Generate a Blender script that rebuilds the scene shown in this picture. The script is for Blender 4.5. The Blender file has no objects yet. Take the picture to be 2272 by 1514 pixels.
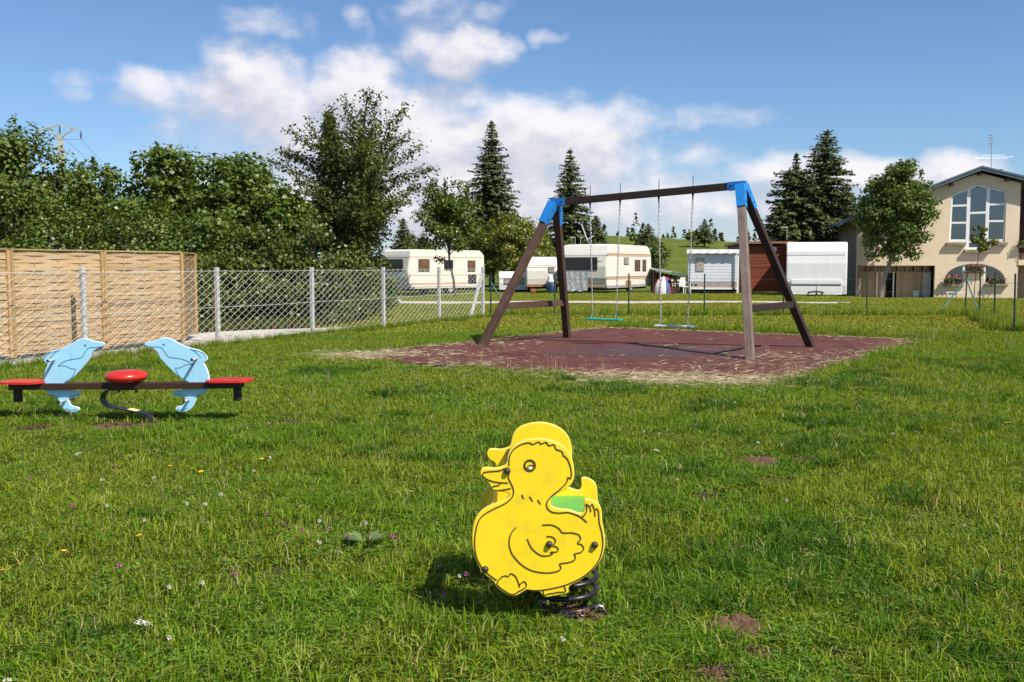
import bpy, bmesh, math, random
import numpy as np
from mathutils import Vector, Matrix

scene = bpy.context.scene
COL = scene.collection
RAD = math.radians

# ------------------------------------------------------------------ camera
F_PX, CX, CY, HORIZON, CAM_H = 2200.0, 1136.0, 757.0, 590.0, 1.45
PITCH = math.atan((CY - HORIZON) / F_PX)
cam_data = bpy.data.cameras.new('camera')
cam_data.sensor_width = 36.0
cam_data.lens = F_PX / 2272.0 * 36.0
cam_data.clip_start = 0.05
cam_data.clip_end = 6000
cam = bpy.data.objects.new('camera', cam_data)
COL.objects.link(cam)
cam.location = (0, 0, CAM_H)
cam.rotation_euler = (math.pi / 2 - PITCH, 0, 0)
scene.camera = cam

# ------------------------------------------------------------------ sun, exposure
SUN_EL = RAD(50)
SUN_DIR = Vector((0.70, -0.71, 0))            # horizontal direction towards the sun
SUN_DIR.normalize()
to_sun = Vector((SUN_DIR.x * math.cos(SUN_EL), SUN_DIR.y * math.cos(SUN_EL), math.sin(SUN_EL)))
sun_data = bpy.data.lights.new('sun', 'SUN')
sun_data.energy = 4.6
sun_data.angle = RAD(0.53)
sun_data.color = (1.0, 0.955, 0.88)
sun = bpy.data.objects.new('sun', sun_data)
COL.objects.link(sun)
sun.rotation_euler = (-to_sun).to_track_quat('-Z', 'Y').to_euler()
sun.location = (20, -20, 40)
vs = scene.view_settings
vs.view_transform = 'Standard'
vs.look = 'None'
vs.gamma = 1.0
vs.exposure = 0.5
vs.use_curve_mapping = False
scene.cycles.max_bounces = 6
scene.cycles.diffuse_bounces = 3
scene.cycles.glossy_bounces = 3
scene.cycles.transparent_max_bounces = 8

# ------------------------------------------------------------------ sky
def px_az(px): return math.atan((px - CX) / F_PX)
def px_el(py, px=CX): return math.atan((HORIZON - py) / F_PX * math.cos(px_az(px)))

def nd(t, kind, **kw):
    n = t.nodes.new(kind)
    for k, v in kw.items(): setattr(n, k, v)
    return n

def sock(t, dst, v):
    if isinstance(v, bpy.types.NodeSocket): t.links.new(v, dst)
    else: dst.default_value = v

def mth(t, op, a, b=None, c=None, clamp=False):
    n = nd(t, 'ShaderNodeMath', operation=op, use_clamp=clamp)
    sock(t, n.inputs[0], a)
    if b is not None: sock(t, n.inputs[1], b)
    if c is not None: sock(t, n.inputs[2], c)
    return n.outputs[0]

def vmth(t, op, a, b=None, out=0):
    n = nd(t, 'ShaderNodeVectorMath', operation=op)
    sock(t, n.inputs[0], a)
    if b is not None: sock(t, n.inputs[1], b)
    return n.outputs[out]

CLOUDS = [  # photo px centre, radii, weight: the cumulus banks and the small scraps
    (345, 205, 90, 50, .75), (560, 205, 150, 85, .95), (790, 222, 125, 100, 1.1), (900, 320, 290, 140, 1.1),
    (1190, 315, 250, 95, 1.1), (1000, 430, 500, 130, 1.1), (1340, 335, 130, 110, .9), (680, 270, 220, 90, .9),
    (600, 400, 280, 110, .6), (1015, 128, 125, 58, .9), (965, 50, 85, 36, .42), (1060, 32, 60, 22, .25),
    (600, 60, 85, 34, .34), (1215, 108, 38, 19, .34), (1600, 268, 95, 22, .22), (1430, 455, 240, 85, .75),
    (1745, 378, 90, 44, .85), (1890, 384, 100, 42, .85), (2085, 388, 115, 48, 1.0), (1600, 450, 470, 85, .6),
    (390, 292, 50, 22, .25), (240, 190, 65, 22, .2), (800, 62, 22, 28, .22), (1540, 350, 90, 26, .25), (480, 310, 130, 50, .3)]

grp = bpy.data.node_groups.new('cloud_density', 'ShaderNodeTree')
grp.interface.new_socket('Vector', in_out='INPUT', socket_type='NodeSocketVector')
grp.interface.new_socket('Density', in_out='OUTPUT', socket_type='NodeSocketFloat')
gi, go = nd(grp, 'NodeGroupInput'), nd(grp, 'NodeGroupOutput')
acc = None
warp = nd(grp, 'ShaderNodeTexNoise'); warp.inputs['Scale'].default_value = 26; warp.inputs['Detail'].default_value = 2
grp.links.new(gi.outputs[0], warp.inputs['Vector'])
wv = vmth(grp, 'MULTIPLY', vmth(grp, 'SUBTRACT', warp.outputs['Color'], (.5, .5, .5)), (.05, .03, 0))
pos = vmth(grp, 'ADD', gi.outputs[0], wv)
for (cx, cy, rx, ry, w) in CLOUDS:
    d = vmth(grp, 'SUBTRACT', pos, (px_az(cx), px_el(cy, cx), 0))
    d = vmth(grp, 'MULTIPLY', d, (F_PX / rx, F_PX / ry, 0))
    q = vmth(grp, 'DOT_PRODUCT', d, d, out=1)
    v = mth(grp, 'MULTIPLY_ADD', q, -w * .8, w)
    if acc is None: acc = v
    else: acc = mth(grp, 'SMOOTH_MAX', acc, v, .25)
acc = mth(grp, 'MAXIMUM', acc, -1.2)
# the rest of the sky, away from the view: the same sort of broken cumulus
low = nd(grp, 'ShaderNodeTexNoise'); low.inputs['Scale'].default_value = 4.0; low.inputs['Detail'].default_value = 1
grp.links.new(gi.outputs[0], low.inputs['Vector'])
sep = nd(grp, 'ShaderNodeSeparateXYZ'); grp.links.new(gi.outputs[0], sep.inputs[0])
away = mth(grp, 'MULTIPLY_ADD', mth(grp, 'ABSOLUTE', sep.outputs[0]), 8.0, -4.8, clamp=True)
bgf = mth(grp, 'MULTIPLY_ADD', low.outputs['Fac'], 6.0, -3.5)
bgf = mth(grp, 'MAXIMUM', bgf, -1.2)
acc = mth(grp, 'MAXIMUM', acc, mth(grp, 'MULTIPLY_ADD', away, mth(grp, 'ADD', bgf, 1.2), -1.2))
fb = nd(grp, 'ShaderNodeTexNoise'); fb.inputs['Scale'].default_value = 20; fb.inputs['Detail'].default_value = 7
fb.inputs['Roughness'].default_value = .56
sq = vmth(grp, 'MULTIPLY', gi.outputs[0], (1, 1.5, 1))
grp.links.new(sq, fb.inputs['Vector'])
tot = mth(grp, 'MULTIPLY_ADD', mth(grp, 'SUBTRACT', fb.outputs['Fac'], .5), 1.7, acc)
grp.links.new(tot, go.inputs[0])

SKY_STRENGTH = 0.093
world = bpy.data.worlds.new('World'); scene.world = world; world.use_nodes = True
world.cycles.sampling_method = 'MANUAL'; world.cycles.sample_map_resolution = 256
wt = world.node_tree; wt.nodes.clear()
wout = nd(wt, 'ShaderNodeOutputWorld'); bg = nd(wt, 'ShaderNodeBackground')
bg.inputs['Strength'].default_value = SKY_STRENGTH
sky = nd(wt, 'ShaderNodeTexSky', sky_type='NISHITA', sun_disc=False)
sky.sun_elevation = SUN_EL
sky.sun_rotation = math.atan2(SUN_DIR.x, SUN_DIR.y)
sky.altitude = 900; sky.air_density = 1.0; sky.dust_density = 1.0; sky.ozone_density = 2.0
tc = nd(wt, 'ShaderNodeTexCoord')
sxyz = nd(wt, 'ShaderNodeSeparateXYZ'); wt.links.new(tc.outputs['Generated'], sxyz.inputs[0])
az = mth(wt, 'ARCTAN2', sxyz.outputs[0], sxyz.outputs[1])
el = mth(wt, 'ARCSINE', sxyz.outputs[2])
comb = nd(wt, 'ShaderNodeCombineXYZ'); wt.links.new(az, comb.inputs[0]); wt.links.new(el, comb.inputs[1])
g0 = nd(wt, 'ShaderNodeGroup'); g0.node_tree = grp; wt.links.new(comb.outputs[0], g0.inputs[0])
g1 = nd(wt, 'ShaderNodeGroup'); g1.node_tree = grp
wt.links.new(vmth(wt, 'ADD', comb.outputs[0], (.010, .022, 0)), g1.inputs[0])
cover = nd(wt, 'ShaderNodeMapRange', interpolation_type='SMOOTHSTEP')
cover.inputs['From Min'].default_value = -.20; cover.inputs['From Max'].default_value = 1.0
wt.links.new(g0.outputs[0], cover.inputs['Value'])
lit = nd(wt, 'ShaderNodeMapRange', interpolation_type='SMOOTHSTEP')
lit.inputs['From Min'].default_value = -.45; lit.inputs['From Max'].default_value = .75
wt.links.new(mth(wt, 'SUBTRACT', g0.outputs[0], g1.outputs[0]), lit.inputs['Value'])
ccol = nd(wt, 'ShaderNodeMix', data_type='RGBA')
CS = 1.0 / SKY_STRENGTH
ccol.inputs['A'].default_value = (.45 * CS, .455 * CS, .51 * CS, 1)
ccol.inputs['B'].default_value = (.72 * CS, .69 * CS, .70 * CS, 1)
wt.links.new(lit.outputs[0], ccol.inputs['Factor'])
tint = nd(wt, 'ShaderNodeMix', data_type='RGBA', blend_type='MULTIPLY')
tint.inputs['Factor'].default_value = 1
tint.inputs['B'].default_value = (.70, .85, 1.0, 1)
wt.links.new(sky.outputs[0], tint.inputs['A'])
mixc = nd(wt, 'ShaderNodeMix', data_type='RGBA')
wt.links.new(mth(wt, 'MULTIPLY', cover.outputs[0], .93), mixc.inputs['Factor'])
wt.links.new(tint.outputs['Result'], mixc.inputs['A'])
wt.links.new(ccol.outputs['Result'], mixc.inputs['B'])
wt.links.new(mixc.outputs['Result'], bg.inputs['Color'])
wt.links.new(bg.outputs[0], wout.inputs['Surface'])

# ------------------------------------------------------------------ pixel -> place
def ray(px, py):
    a, b = (px - CX) / F_PX, -(py - CY) / F_PX
    c, s = math.cos(PITCH), math.sin(PITCH)
    return Vector((a, c + b * s, -s + b * c))
def G(px, py, z=0.0):
    r = ray(px, py); t = (z - CAM_H) / r.z
    return Vector((r.x * t, r.y * t, z))
def at(px, py, Y):
    r = ray(px, py); t = Y / r.y
    return Vector((r.x * t, Y, CAM_H + r.z * t))

def sstep(a, b, x):
    t = np.clip((np.asarray(x, float) - a) / (b - a), 0, 1)
    return t * t * (3 - 2 * t)

# ------------------------------------------------------------------ mesh helpers
def np_mesh(name, V, F):
    V = np.asarray(V, np.float32); F = np.asarray(F, np.int32)
    me = bpy.data.meshes.new(name)
    me.vertices.add(len(V)); me.vertices.foreach_set('co', V.ravel())
    k = F.shape[1]
    me.loops.add(F.size); me.loops.foreach_set('vertex_index', F.ravel())
    me.polygons.add(len(F))
    me.polygons.foreach_set('loop_start', np.arange(0, F.size, k, dtype=np.int32))
    me.update(calc_edges=True)
    return me

def link(name, me, mat=None, parent=None, smooth=False, loc=None, rz=None):
    o = bpy.data.objects.new(name, me); COL.objects.link(o)
    if mat is not None and len(me.materials) == 0: me.materials.append(mat)
    if parent is not None: o.parent = parent
    if smooth: me.polygons.foreach_set('use_smooth', [True] * len(me.polygons))
    if loc is not None: o.location = loc
    if rz is not None: o.rotation_euler = (0, 0, rz)
    return o

def tag(o, label=None, cat=None, group=None, kind=None):
    if label: o['label'] = label
    if cat: o['category'] = cat
    if group: o['group'] = group
    if kind: o['kind'] = kind
    return o

def thing(name, label, cat, loc=(0, 0, 0), rz=0.0, group=None):
    o = bpy.data.objects.new(name, None); COL.objects.link(o)
    o.location = loc; o.rotation_euler = (0, 0, rz); o.empty_display_size = .2
    return tag(o, label, cat, group)

def copy_tree(o, parent=None):
    c = o.copy(); COL.objects.link(c); c.parent = parent
    for ch in list(o.children): copy_tree(ch, c)
    return c

class MB:
    """collects boxes, bars, tubes and plates into one mesh"""
    def __init__(s): s.v, s.f = [], []
    def add(s, verts, faces):
        n = len(s.v); s.v += [tuple(p) for p in verts]; s.f += [tuple(i + n for i in f) for f in faces]; return s
    def box(s, c, d, rz=0.0, bevel=0.0):
        x, y, z = d[0] / 2, d[1] / 2, d[2] / 2
        if bevel <= 0:
            vs_ = [(i * x, j * y, k * z) for i in (-1, 1) for j in (-1, 1) for k in (-1, 1)]
            fs = [(0, 1, 3, 2), (4, 6, 7, 5), (0, 4, 5, 1), (2, 3, 7, 6), (0, 2, 6, 4), (1, 5, 7, 3)]
        else:
            bm = bmesh.new(); bmesh.ops.create_cube(bm, size=1)
            bmesh.ops.scale(bm, vec=d, verts=bm.verts)
            bmesh.ops.bevel(bm, geom=bm.edges[:], offset=bevel, segments=2, affect='EDGES', profile=.5)
            bm.verts.index_update()
            vs_ = [tuple(v.co) for v in bm.verts]; fs = [tuple(v.index for v in f.verts) for f in bm.faces]; bm.free()
        ca, sa = math.cos(rz), math.sin(rz)
        return s.add([(c[0] + p[0] * ca - p[1] * sa, c[1] + p[0] * sa + p[1] * ca, c[2] + p[2]) for p in vs_], fs)
    def box2(s, a, b):
        return s.box([(a[i] + b[i]) / 2 for i in range(3)], [abs(b[i] - a[i]) for i in range(3)])
    def bar(s, a, b, w, h, up=(0, 0, 1), bevel=0.0):
        a, b = Vector(a), Vector(b); t = (b - a).normalized(); up = Vector(up)
        x = t.cross(up)
        if x.length < 1e-4: x = t.cross(Vector((0, 1, 0)))
        x.normalize(); y = x.cross(t).normalized()
        if bevel > 0:
            prof = [(-w/2+bevel, -h/2), (w/2-bevel, -h/2), (w/2, -h/2+bevel), (w/2, h/2-bevel), (w/2-bevel, h/2), (-w/2+bevel, h/2), (-w/2, h/2-bevel), (-w/2, -h/2+bevel)]
        else:
            prof = [(-w/2, -h/2), (w/2, -h/2), (w/2, h/2), (-w/2, h/2)]
        n = len(prof)
        vs_ = [p + x * i + y * j for p in (a, b) for (i, j) in prof]
        fs = [(k, (k+1) % n, n + (k+1) % n, n + k) for k in range(n)] + [tuple(range(n-1, -1, -1)), tuple(range(n, 2*n))]
        return s.add(vs_, fs)
    def tube(s, pts, r, n=8, closed=False, cap=True):
        pts = [Vector(p) for p in pts]; m = len(pts)
        rs = r if isinstance(r, (list, tuple, np.ndarray)) else [r] * m
        base = len(s.v); prev = None
        for i, p in enumerate(pts):
            if closed: t = pts[(i+1) % m] - pts[i-1]
            else: t = pts[min(i+1, m-1)] - pts[max(i-1, 0)]
            if t.length < 1e-9: t = Vector((0, 0, 1))
            t.normalize()
            if prev is None:
                ref = Vector((0, 0, 1)) if abs(t.z) < .9 else Vector((1, 0, 0)); x = t.cross(ref).normalized()
            else:
                x = prev - t * prev.dot(t)
                x = x.normalized() if x.length > 1e-6 else t.orthogonal().normalized()
            prev = x; y = t.cross(x)
            for k in range(n):
                a = 2 * math.pi * k / n
                s.v.append(tuple(p + (x * math.cos(a) + y * math.sin(a)) * rs[i]))
        rings = m if closed else m - 1
        for i in range(rings):
            j = (i + 1) % m
            for k in range(n):
                k2 = (k + 1) % n
                s.f.append((base + i*n + k, base + i*n + k2, base + j*n + k2, base + j*n + k))
        if not closed and cap:
            s.f.append(tuple(base + k for k in range(n-1, -1, -1)))
            s.f.append(tuple(base + (m-1)*n + k for k in range(n)))
        return s
    def lathe(s, prof, c=(0, 0, 0), n=20):
        base = len(s.v)
        for (r, z) in prof:
            for k in range(n):
                a = 2 * math.pi * k / n; s.v.append((c[0] + r*math.cos(a), c[1] + r*math.sin(a), c[2] + z))
        for i in range(len(prof) - 1):
            for k in range(n):
                k2 = (k+1) % n
                s.f.append((base+i*n+k, base+i*n+k2, base+(i+1)*n+k2, base+(i+1)*n+k))
        return s
    def mesh(s, name):
        me = bpy.data.meshes.new(name); me.from_pydata(s.v, [], s.f); me.update(); return me
    def build(s, name, mat, parent=None, smooth=False, loc=None, rz=None):
        return link(name, s.mesh(name), mat, parent, smooth, loc, rz)

def catmull(P, closed=True, k=4):
    P = [Vector(p) for p in P]; n = len(P); out = []
    for i in range(n if closed else n - 1):
        if closed: p0, p1, p2, p3 = P[i-1], P[i], P[(i+1) % n], P[(i+2) % n]
        else: p0, p1, p2, p3 = P[max(i-1, 0)], P[i], P[i+1], P[min(i+2, n-1)]
        for j in range(k):
            t = j / k
            out.append(.5 * ((2*p1) + (p2-p0)*t + (2*p0-5*p1+4*p2-p3)*t*t + (3*p1-p0-3*p2+p3)*t**3))
    if not closed: out.append(P[-1])
    return out

def plate_mesh(name, loops, depth, bevel=0.0):
    """outline (with holes) in x,z extruded along y, front face at -depth/2"""
    cu = bpy.data.curves.new('plate', 'CURVE'); cu.dimensions = '2D'; cu.fill_mode = 'BOTH'
    cu.extrude = max(depth / 2 - bevel, 1e-4); cu.bevel_depth = bevel; cu.bevel_resolution = 1
    if bevel: cu.offset = -bevel
    for L in loops:
        sp = cu.splines.new('POLY'); sp.points.add(len(L) - 1)
        for p, q in zip(sp.points, L): p.co = (q[0], q[1], 0, 1)
        sp.use_cyclic_u = True
    ob = bpy.data.objects.new('plate', cu)
    me = bpy.data.meshes.new_from_object(ob); me.name = name
    bpy.data.objects.remove(ob); bpy.data.curves.remove(cu)
    me.transform(Matrix(((1, 0, 0, 0), (0, 0, -1, 0), (0, 1, 0, 0), (0, 0, 0, 1))))
    me.materials.clear()
    return me

def ribbon(mb, pts, w, y, thick=.0012):
    """a flat line of width w in the x,z plane at depth y"""
    P = [Vector((p[0], p[1])) for p in pts]; n = len(P); vs_ = []
    for i, p in enumerate(P):
        t = P[min(i+1, n-1)] - P[max(i-1, 0)]
        t = t.normalized() if t.length > 1e-9 else Vector((1, 0))
        q = Vector((-t.y, t.x)) * w / 2
        for s_ in (1, -1):
            vs_.append((p.x + q.x*s_, y, p.y + q.y*s_)); vs_.append((p.x + q.x*s_, y + thick, p.y + q.y*s_))
    fs = []
    for i in range(n - 1):
        a, b = 4*i, 4*(i+1)
        fs += [(a, a+2, b+2, b), (a+1, b+1, b+3, a+3), (a, b, b+1, a+1), (a+2, a+3, b+3, b+2)]
    fs += [(0, 1, 3, 2), (4*(n-1), 4*(n-1)+2, 4*(n-1)+3, 4*(n-1)+1)]
    mb.add(vs_, fs)

# ------------------------------------------------------------------ materials
def rgb(r, g, b):   # sRGB 0..255 -> linear
    def f(c):
        c /= 255.0
        return c / 12.92 if c <= .04045 else ((c + .055) / 1.055) ** 2.4
    return (f(r), f(g), f(b))

def ramp(t, stops, fac, interp='LINEAR'):
    n = nd(t, 'ShaderNodeValToRGB'); n.color_ramp.interpolation = interp
    e = n.color_ramp.elements
    while len(e) < len(stops): e.new(.5)
    for el_, (p, c) in zip(e, stops): el_.position = p; el_.color = (*c[:3], 1)
    t.links.new(fac, n.inputs[0]); return n.outputs[0]

def noise(t, scale, detail=4, rough=.55, vec=None, dist=0.0):
    n = nd(t, 'ShaderNodeTexNoise'); n.inputs['Scale'].default_value = scale
    n.inputs['Detail'].default_value = detail; n.inputs['Roughness'].default_value = rough
    n.inputs['Distortion'].default_value = dist
    if vec is not None: t.links.new(vec, n.inputs['Vector'])
    return n.outputs['Fac']

def mixrgb(t, fac, a, b, mode='MIX'):
    n = nd(t, 'ShaderNodeMix', data_type='RGBA', blend_type=mode)
    for nm, v in (('A', a), ('B', b)):
        if isinstance(v, bpy.types.NodeSocket): t.links.new(v, n.inputs[nm])
        else: n.inputs[nm].default_value = (*v[:3], 1)
    sock(t, n.inputs['Factor'], fac); return n.outputs['Result']

def new_mat(name):
    m = bpy.data.materials.new(name); m.use_nodes = True; t = m.node_tree; t.nodes.clear()
    o = nd(t, 'ShaderNodeOutputMaterial'); p = nd(t, 'ShaderNodeBsdfPrincipled')
    t.links.new(p.outputs[0], o.inputs['Surface']); return m, t, p, o

def bump(t, p, h, strength=.3, dist=.01):
    b = nd(t, 'ShaderNodeBump'); b.inputs['Strength'].default_value = strength; b.inputs['Distance'].default_value = dist
    t.links.new(h, b.inputs['Height']); t.links.new(b.outputs[0], p.inputs['Normal'])

def wpos(t): return nd(t, 'ShaderNodeNewGeometry').outputs['Position']
def opos(t): return nd(t, 'ShaderNodeTexCoord').outputs['Object']
def island(t): return nd(t, 'ShaderNodeNewGeometry').outputs['Random Per Island']

def simple(name, col, rough=.5, var=.15, scale=6, dirt=None, dirt_amt=.35, dirt_scale=3, bmp=.1, bscale=60, metal=0.0, spec=.5, stretch=None, coord='obj', chips=None):
    """painted or plain surface with mottling, dirt and fine relief"""
    m, t, p, o = new_mat(name)
    v = opos(t) if coord == 'obj' else wpos(t)
    if stretch: v = vmth(t, 'MULTIPLY', v, stretch)
    n = noise(t, scale, 5, vec=v)
    lo = tuple(c * (1 - var) for c in col); hi = tuple(min(1, c * (1 + var)) for c in col)
    c = ramp(t, [(.3, lo), (.7, hi)], n)
    if dirt:
        d = noise(t, dirt_scale, 7, .65, vec=v)
        f = nd(t, 'ShaderNodeMapRange'); f.inputs['From Min'].default_value = .5; f.inputs['From Max'].default_value = .75
        f.inputs['To Max'].default_value = dirt_amt; t.links.new(d, f.inputs['Value'])
        c = mixrgb(t, f.outputs[0], c, dirt)
    if chips:   # small scuffs and specks of another tone
        f2 = nd(t, 'ShaderNodeMapRange'); f2.inputs['From Min'].default_value = .66; f2.inputs['From Max'].default_value = .74; f2.inputs['To Max'].default_value = .6
        t.links.new(noise(t, 38, 5, .7, vec=v), f2.inputs['Value'])
        f3 = nd(t, 'ShaderNodeMapRange'); f3.inputs['From Min'].default_value = .62; f3.inputs['From Max'].default_value = .70; f3.inputs['To Max'].default_value = .45
        t.links.new(noise(t, 11, 6, .7, vec=vmth(t, 'MULTIPLY', v, (1.0, 1.0, .22))), f3.inputs['Value'])
        c = mixrgb(t, f2.outputs[0], c, chips); c = mixrgb(t, f3.outputs[0], c, tuple(k * .72 for k in col))
    t.links.new(c, p.inputs['Base Color'])
    p.inputs['Roughness'].default_value = rough; p.inputs['Metallic'].default_value = metal
    p.inputs['Specular IOR Level'].default_value = spec
    if bmp: bump(t, p, noise(t, bscale, 4, vec=v), bmp, .004)
    return m

def wood(name, a, b, rough=.75, scale=(2, 30, 30), grey=None, grey_amt=.4):
    m, t, p, o = new_mat(name)
    v = vmth(t, 'MULTIPLY', opos(t), scale)
    n = noise(t, 3.0, 8, .65, vec=v, dist=.4)
    c = ramp(t, [(.28, a), (.72, b)], n)
    if grey:
        f = nd(t, 'ShaderNodeMapRange'); f.inputs['From Min'].default_value = .45; f.inputs['From Max'].default_value = .7
        f.inputs['To Max'].default_value = grey_amt
        t.links.new(noise(t, 2.2, 6, .6, vec=opos(t)), f.inputs['Value'])
        c = mixrgb(t, f.outputs[0], c, grey)
    isl = nd(t, 'ShaderNodeObjectInfo').outputs['Random']
    c = mixrgb(t, 1.0, c, ramp(t, [(0, (.82, .82, .82)), (1, (1.1, 1.1, 1.1))], isl), 'MULTIPLY')
    t.links.new(c, p.inputs['Base Color']); p.inputs['Roughness'].default_value = rough
    p.inputs['Specular IOR Level'].default_value = .3
    bump(t, p, n, .35, .004)
    return m

def leaf_mat(name, cols, trans=.35, rough=.45, spec=.35, big=None, bigscale=.35):
    """foliage: every leaf (mesh island) draws its own tone; light passes through"""
    m, t, p, o = new_mat(name)
    c = ramp(t, [(i / max(1, len(cols) - 1), k) for i, k in enumerate(cols)], island(t))
    if big:
        f = nd(t, 'ShaderNodeMapRange'); f.inputs['From Min'].default_value = .4; f.inputs['From Max'].default_value = .68
        f.inputs['To Max'].default_value = .8
        t.links.new(noise(t, bigscale, 5, .6, vec=wpos(t)), f.inputs['Value'])
        c = mixrgb(t, f.outputs[0], c, mixrgb(t, 1.0, c, big, 'MULTIPLY'))
    t.links.new(c, p.inputs['Base Color']); p.inputs['Roughness'].default_value = rough
    p.inputs['Specular IOR Level'].default_value = spec
    tr = nd(t, 'ShaderNodeBsdfTranslucent')
    t.links.new(mixrgb(t, 1.0, c, (1.15, 1.1, .55), 'MULTIPLY'), tr.inputs['Color'])
    mx = nd(t, 'ShaderNodeMixShader'); mx.inputs[0].default_value = trans
    t.links.new(p.outputs[0], mx.inputs[1]); t.links.new(tr.outputs[0], mx.inputs[2])
    t.links.new(mx.outputs[0], o.inputs['Surface'])
    return m

M = {}
# ================================================================== ground
def gz(x, y):
    x = np.asarray(x, float); y = np.asarray(y, float)
    rise = -.06 * sstep(41, 50, y) - .28 * sstep(14, 19, x) * sstep(42, 51, y)
    hill = sstep(66, 155, y) * (4.9 + .8 * np.sin(x * .045 + .6) + .4 * np.sin(x * .11))
    hill = hill * (.55 + .45 * sstep(-30, 5, x))
    und = .02 * np.sin(x * .9 + .4) * np.sin(y * .7) * sstep(21, 30, y)
    return rise + hill + und
def gzf(x, y): return float(gz(x, y))

rng = np.random.default_rng(7)

def ground_mat():
    m, t, p, o = new_mat('lawn_soil')
    v = wpos(t)
    n1 = noise(t, 1.3, 6, .6, vec=v); n2 = noise(t, 45, 4, .6, vec=v); n3 = noise(t, .28, 4, .55, vec=v)
    green = ramp(t, [(.3, (.018, .028, .006)), (.55, (.045, .062, .012)), (.75, (.10, .115, .025))], n2)
    dry = ramp(t, [(.3, (.10, .085, .04)), (.7, (.19, .165, .075))], n2)
    f = nd(t, 'ShaderNodeMapRange'); f.inputs['From Min'].default_value = .45; f.inputs['From Max'].default_value = .8
    t.links.new(n1, f.inputs['Value'])
    c = mixrgb(t, mth(t, 'MULTIPLY', f.outputs[0], .7), green, dry)
    sx = nd(t, 'ShaderNodeSeparateXYZ'); t.links.new(v, sx.inputs[0])
    far = nd(t, 'ShaderNodeMapRange'); far.inputs['From Min'].default_value = 45; far.inputs['From Max'].default_value = 62
    t.links.new(sx.outputs[1], far.inputs['Value'])
    n4 = noise(t, .5, 8, .68, vec=v)
    hillc = ramp(t, [(.3, (.060, .095, .012)), (.5, (.095, .130, .018)), (.7, (.150, .175, .030))], n4)
    c = mixrgb(t, far.outputs[0], c, hillc)
    t.links.new(c, p.inputs['Base Color']); p.inputs['Roughness'].default_value = .95
    p.inputs['Specular IOR Level'].default_value = .1
    bump(t, p, n2, .8, .03)
    return m
M['ground'] = ground_mat()

ys = np.concatenate([np.arange(-6, 24, 1.5), np.arange(24, 66, 1.0), np.arange(66, 175, 4), [180, 200, 250, 350, 600, 1200, 3000]])
xs = np.concatenate([[-3000, -1200, -500, -250, -140], np.arange(-100, -30, 6), np.arange(-30, 42, 1.5), np.arange(42, 110, 6), [140, 250, 500, 1200, 3000]])
XX, YY = np.meshgrid(xs, ys)
V = np.stack([XX, YY, gz(XX, YY)], -1).reshape(-1, 3)
nx = len(xs)
idx = np.arange(len(V)).reshape(len(ys), nx)
Fq = np.stack([idx[:-1, :-1], idx[:-1, 1:], idx[1:, 1:], idx[1:, :-1]], -1).reshape(-1, 4)
o = link('ground', np_mesh('ground', V, Fq), M['ground'], smooth=True); tag(o, kind='structure')

# gravel: the campsite path, the forecourt of the house, the strip behind the wire fence
M['gravel'] = simple('pale_gravel', (.50, .44, .36), .95, .35, 30, dirt=(.28, .24, .18), dirt_amt=.6, dirt_scale=4, bmp=.6, bscale=80, spec=.1, coord='w')
M['gravel_white'] = simple('white_gravel', (.52, .47, .41), .95, .3, 40, dirt=(.30, .26, .2), dirt_amt=.5, dirt_scale=5, bmp=.7, bscale=60, spec=.1, coord='w')

def strip(name, centre, widths, mat, lift, kind='structure'):
    """a sheet following a centre line, with an uneven edge"""
    vs_, fs = [], []
    for i, ((x, y), w) in enumerate(zip(centre, widths)):
        a = centre[max(i-1, 0)]; b = centre[min(i+1, len(centre)-1)]
        t = Vector((b[0]-a[0], b[1]-a[1])).normalized(); q = Vector((-t.y, t.x))
        for s_ in (-1, -.33, .33, 1):
            r = s_ * w / 2 * (1 + (.12 * math.sin(i * 1.7 + s_) if abs(s_) == 1 else 0))
            px_, py_ = x + q.x * r, y + q.y * r
            vs_.append((px_, py_, gzf(px_, py_) + lift))
    for i in range(len(centre) - 1):
        for k in range(3):
            a = 4*i + k; fs.append((a, a+4, a+5, a+1))
    mb = MB(); mb.add(vs_, fs)
    return tag(mb.build(name, mat, smooth=True), kind=kind)

xs_ = np.arange(-40, 14.1, .9)
strip('path', [(x, 38.7 + .25 * math.sin(x * .3)) for x in xs_], [2.3 - 1.2 * float(sstep(9, 14, x)) for x in xs_], M['gravel'], .035)
fx = np.arange(17.2, 60, 1.2)
strip('forecourt', [(x, 50.6 - (x - 18) * .2) for x in fx], [1.2 + 1.8 * float(sstep(17, 22, x)) for x in fx], M['gravel'], .03)

FA, FB = Vector((-6.55, 15.05)), Vector((-.72, 27.9))     # the chain-link fence runs through these
FD = (FB - FA).normalized(); FN = Vector((-FD.y, FD.x))   # FN points away from the playground (up-left)
def fpt(s, off=0.0, z=0.0):
    p = FA + FD * s + FN * off
    return Vector((p.x, p.y, z))
gs = np.arange(-9, 8.6, .8)
strip('gravel_strip', [tuple(fpt(s, 1.22 - .75 * float(sstep(4.5, 8.5, s)))[:2]) for s in gs], [2.2 - 1.9 * float(sstep(4.5, 8.6, s)) for s in gs], M['gravel_white'], .06)

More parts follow.
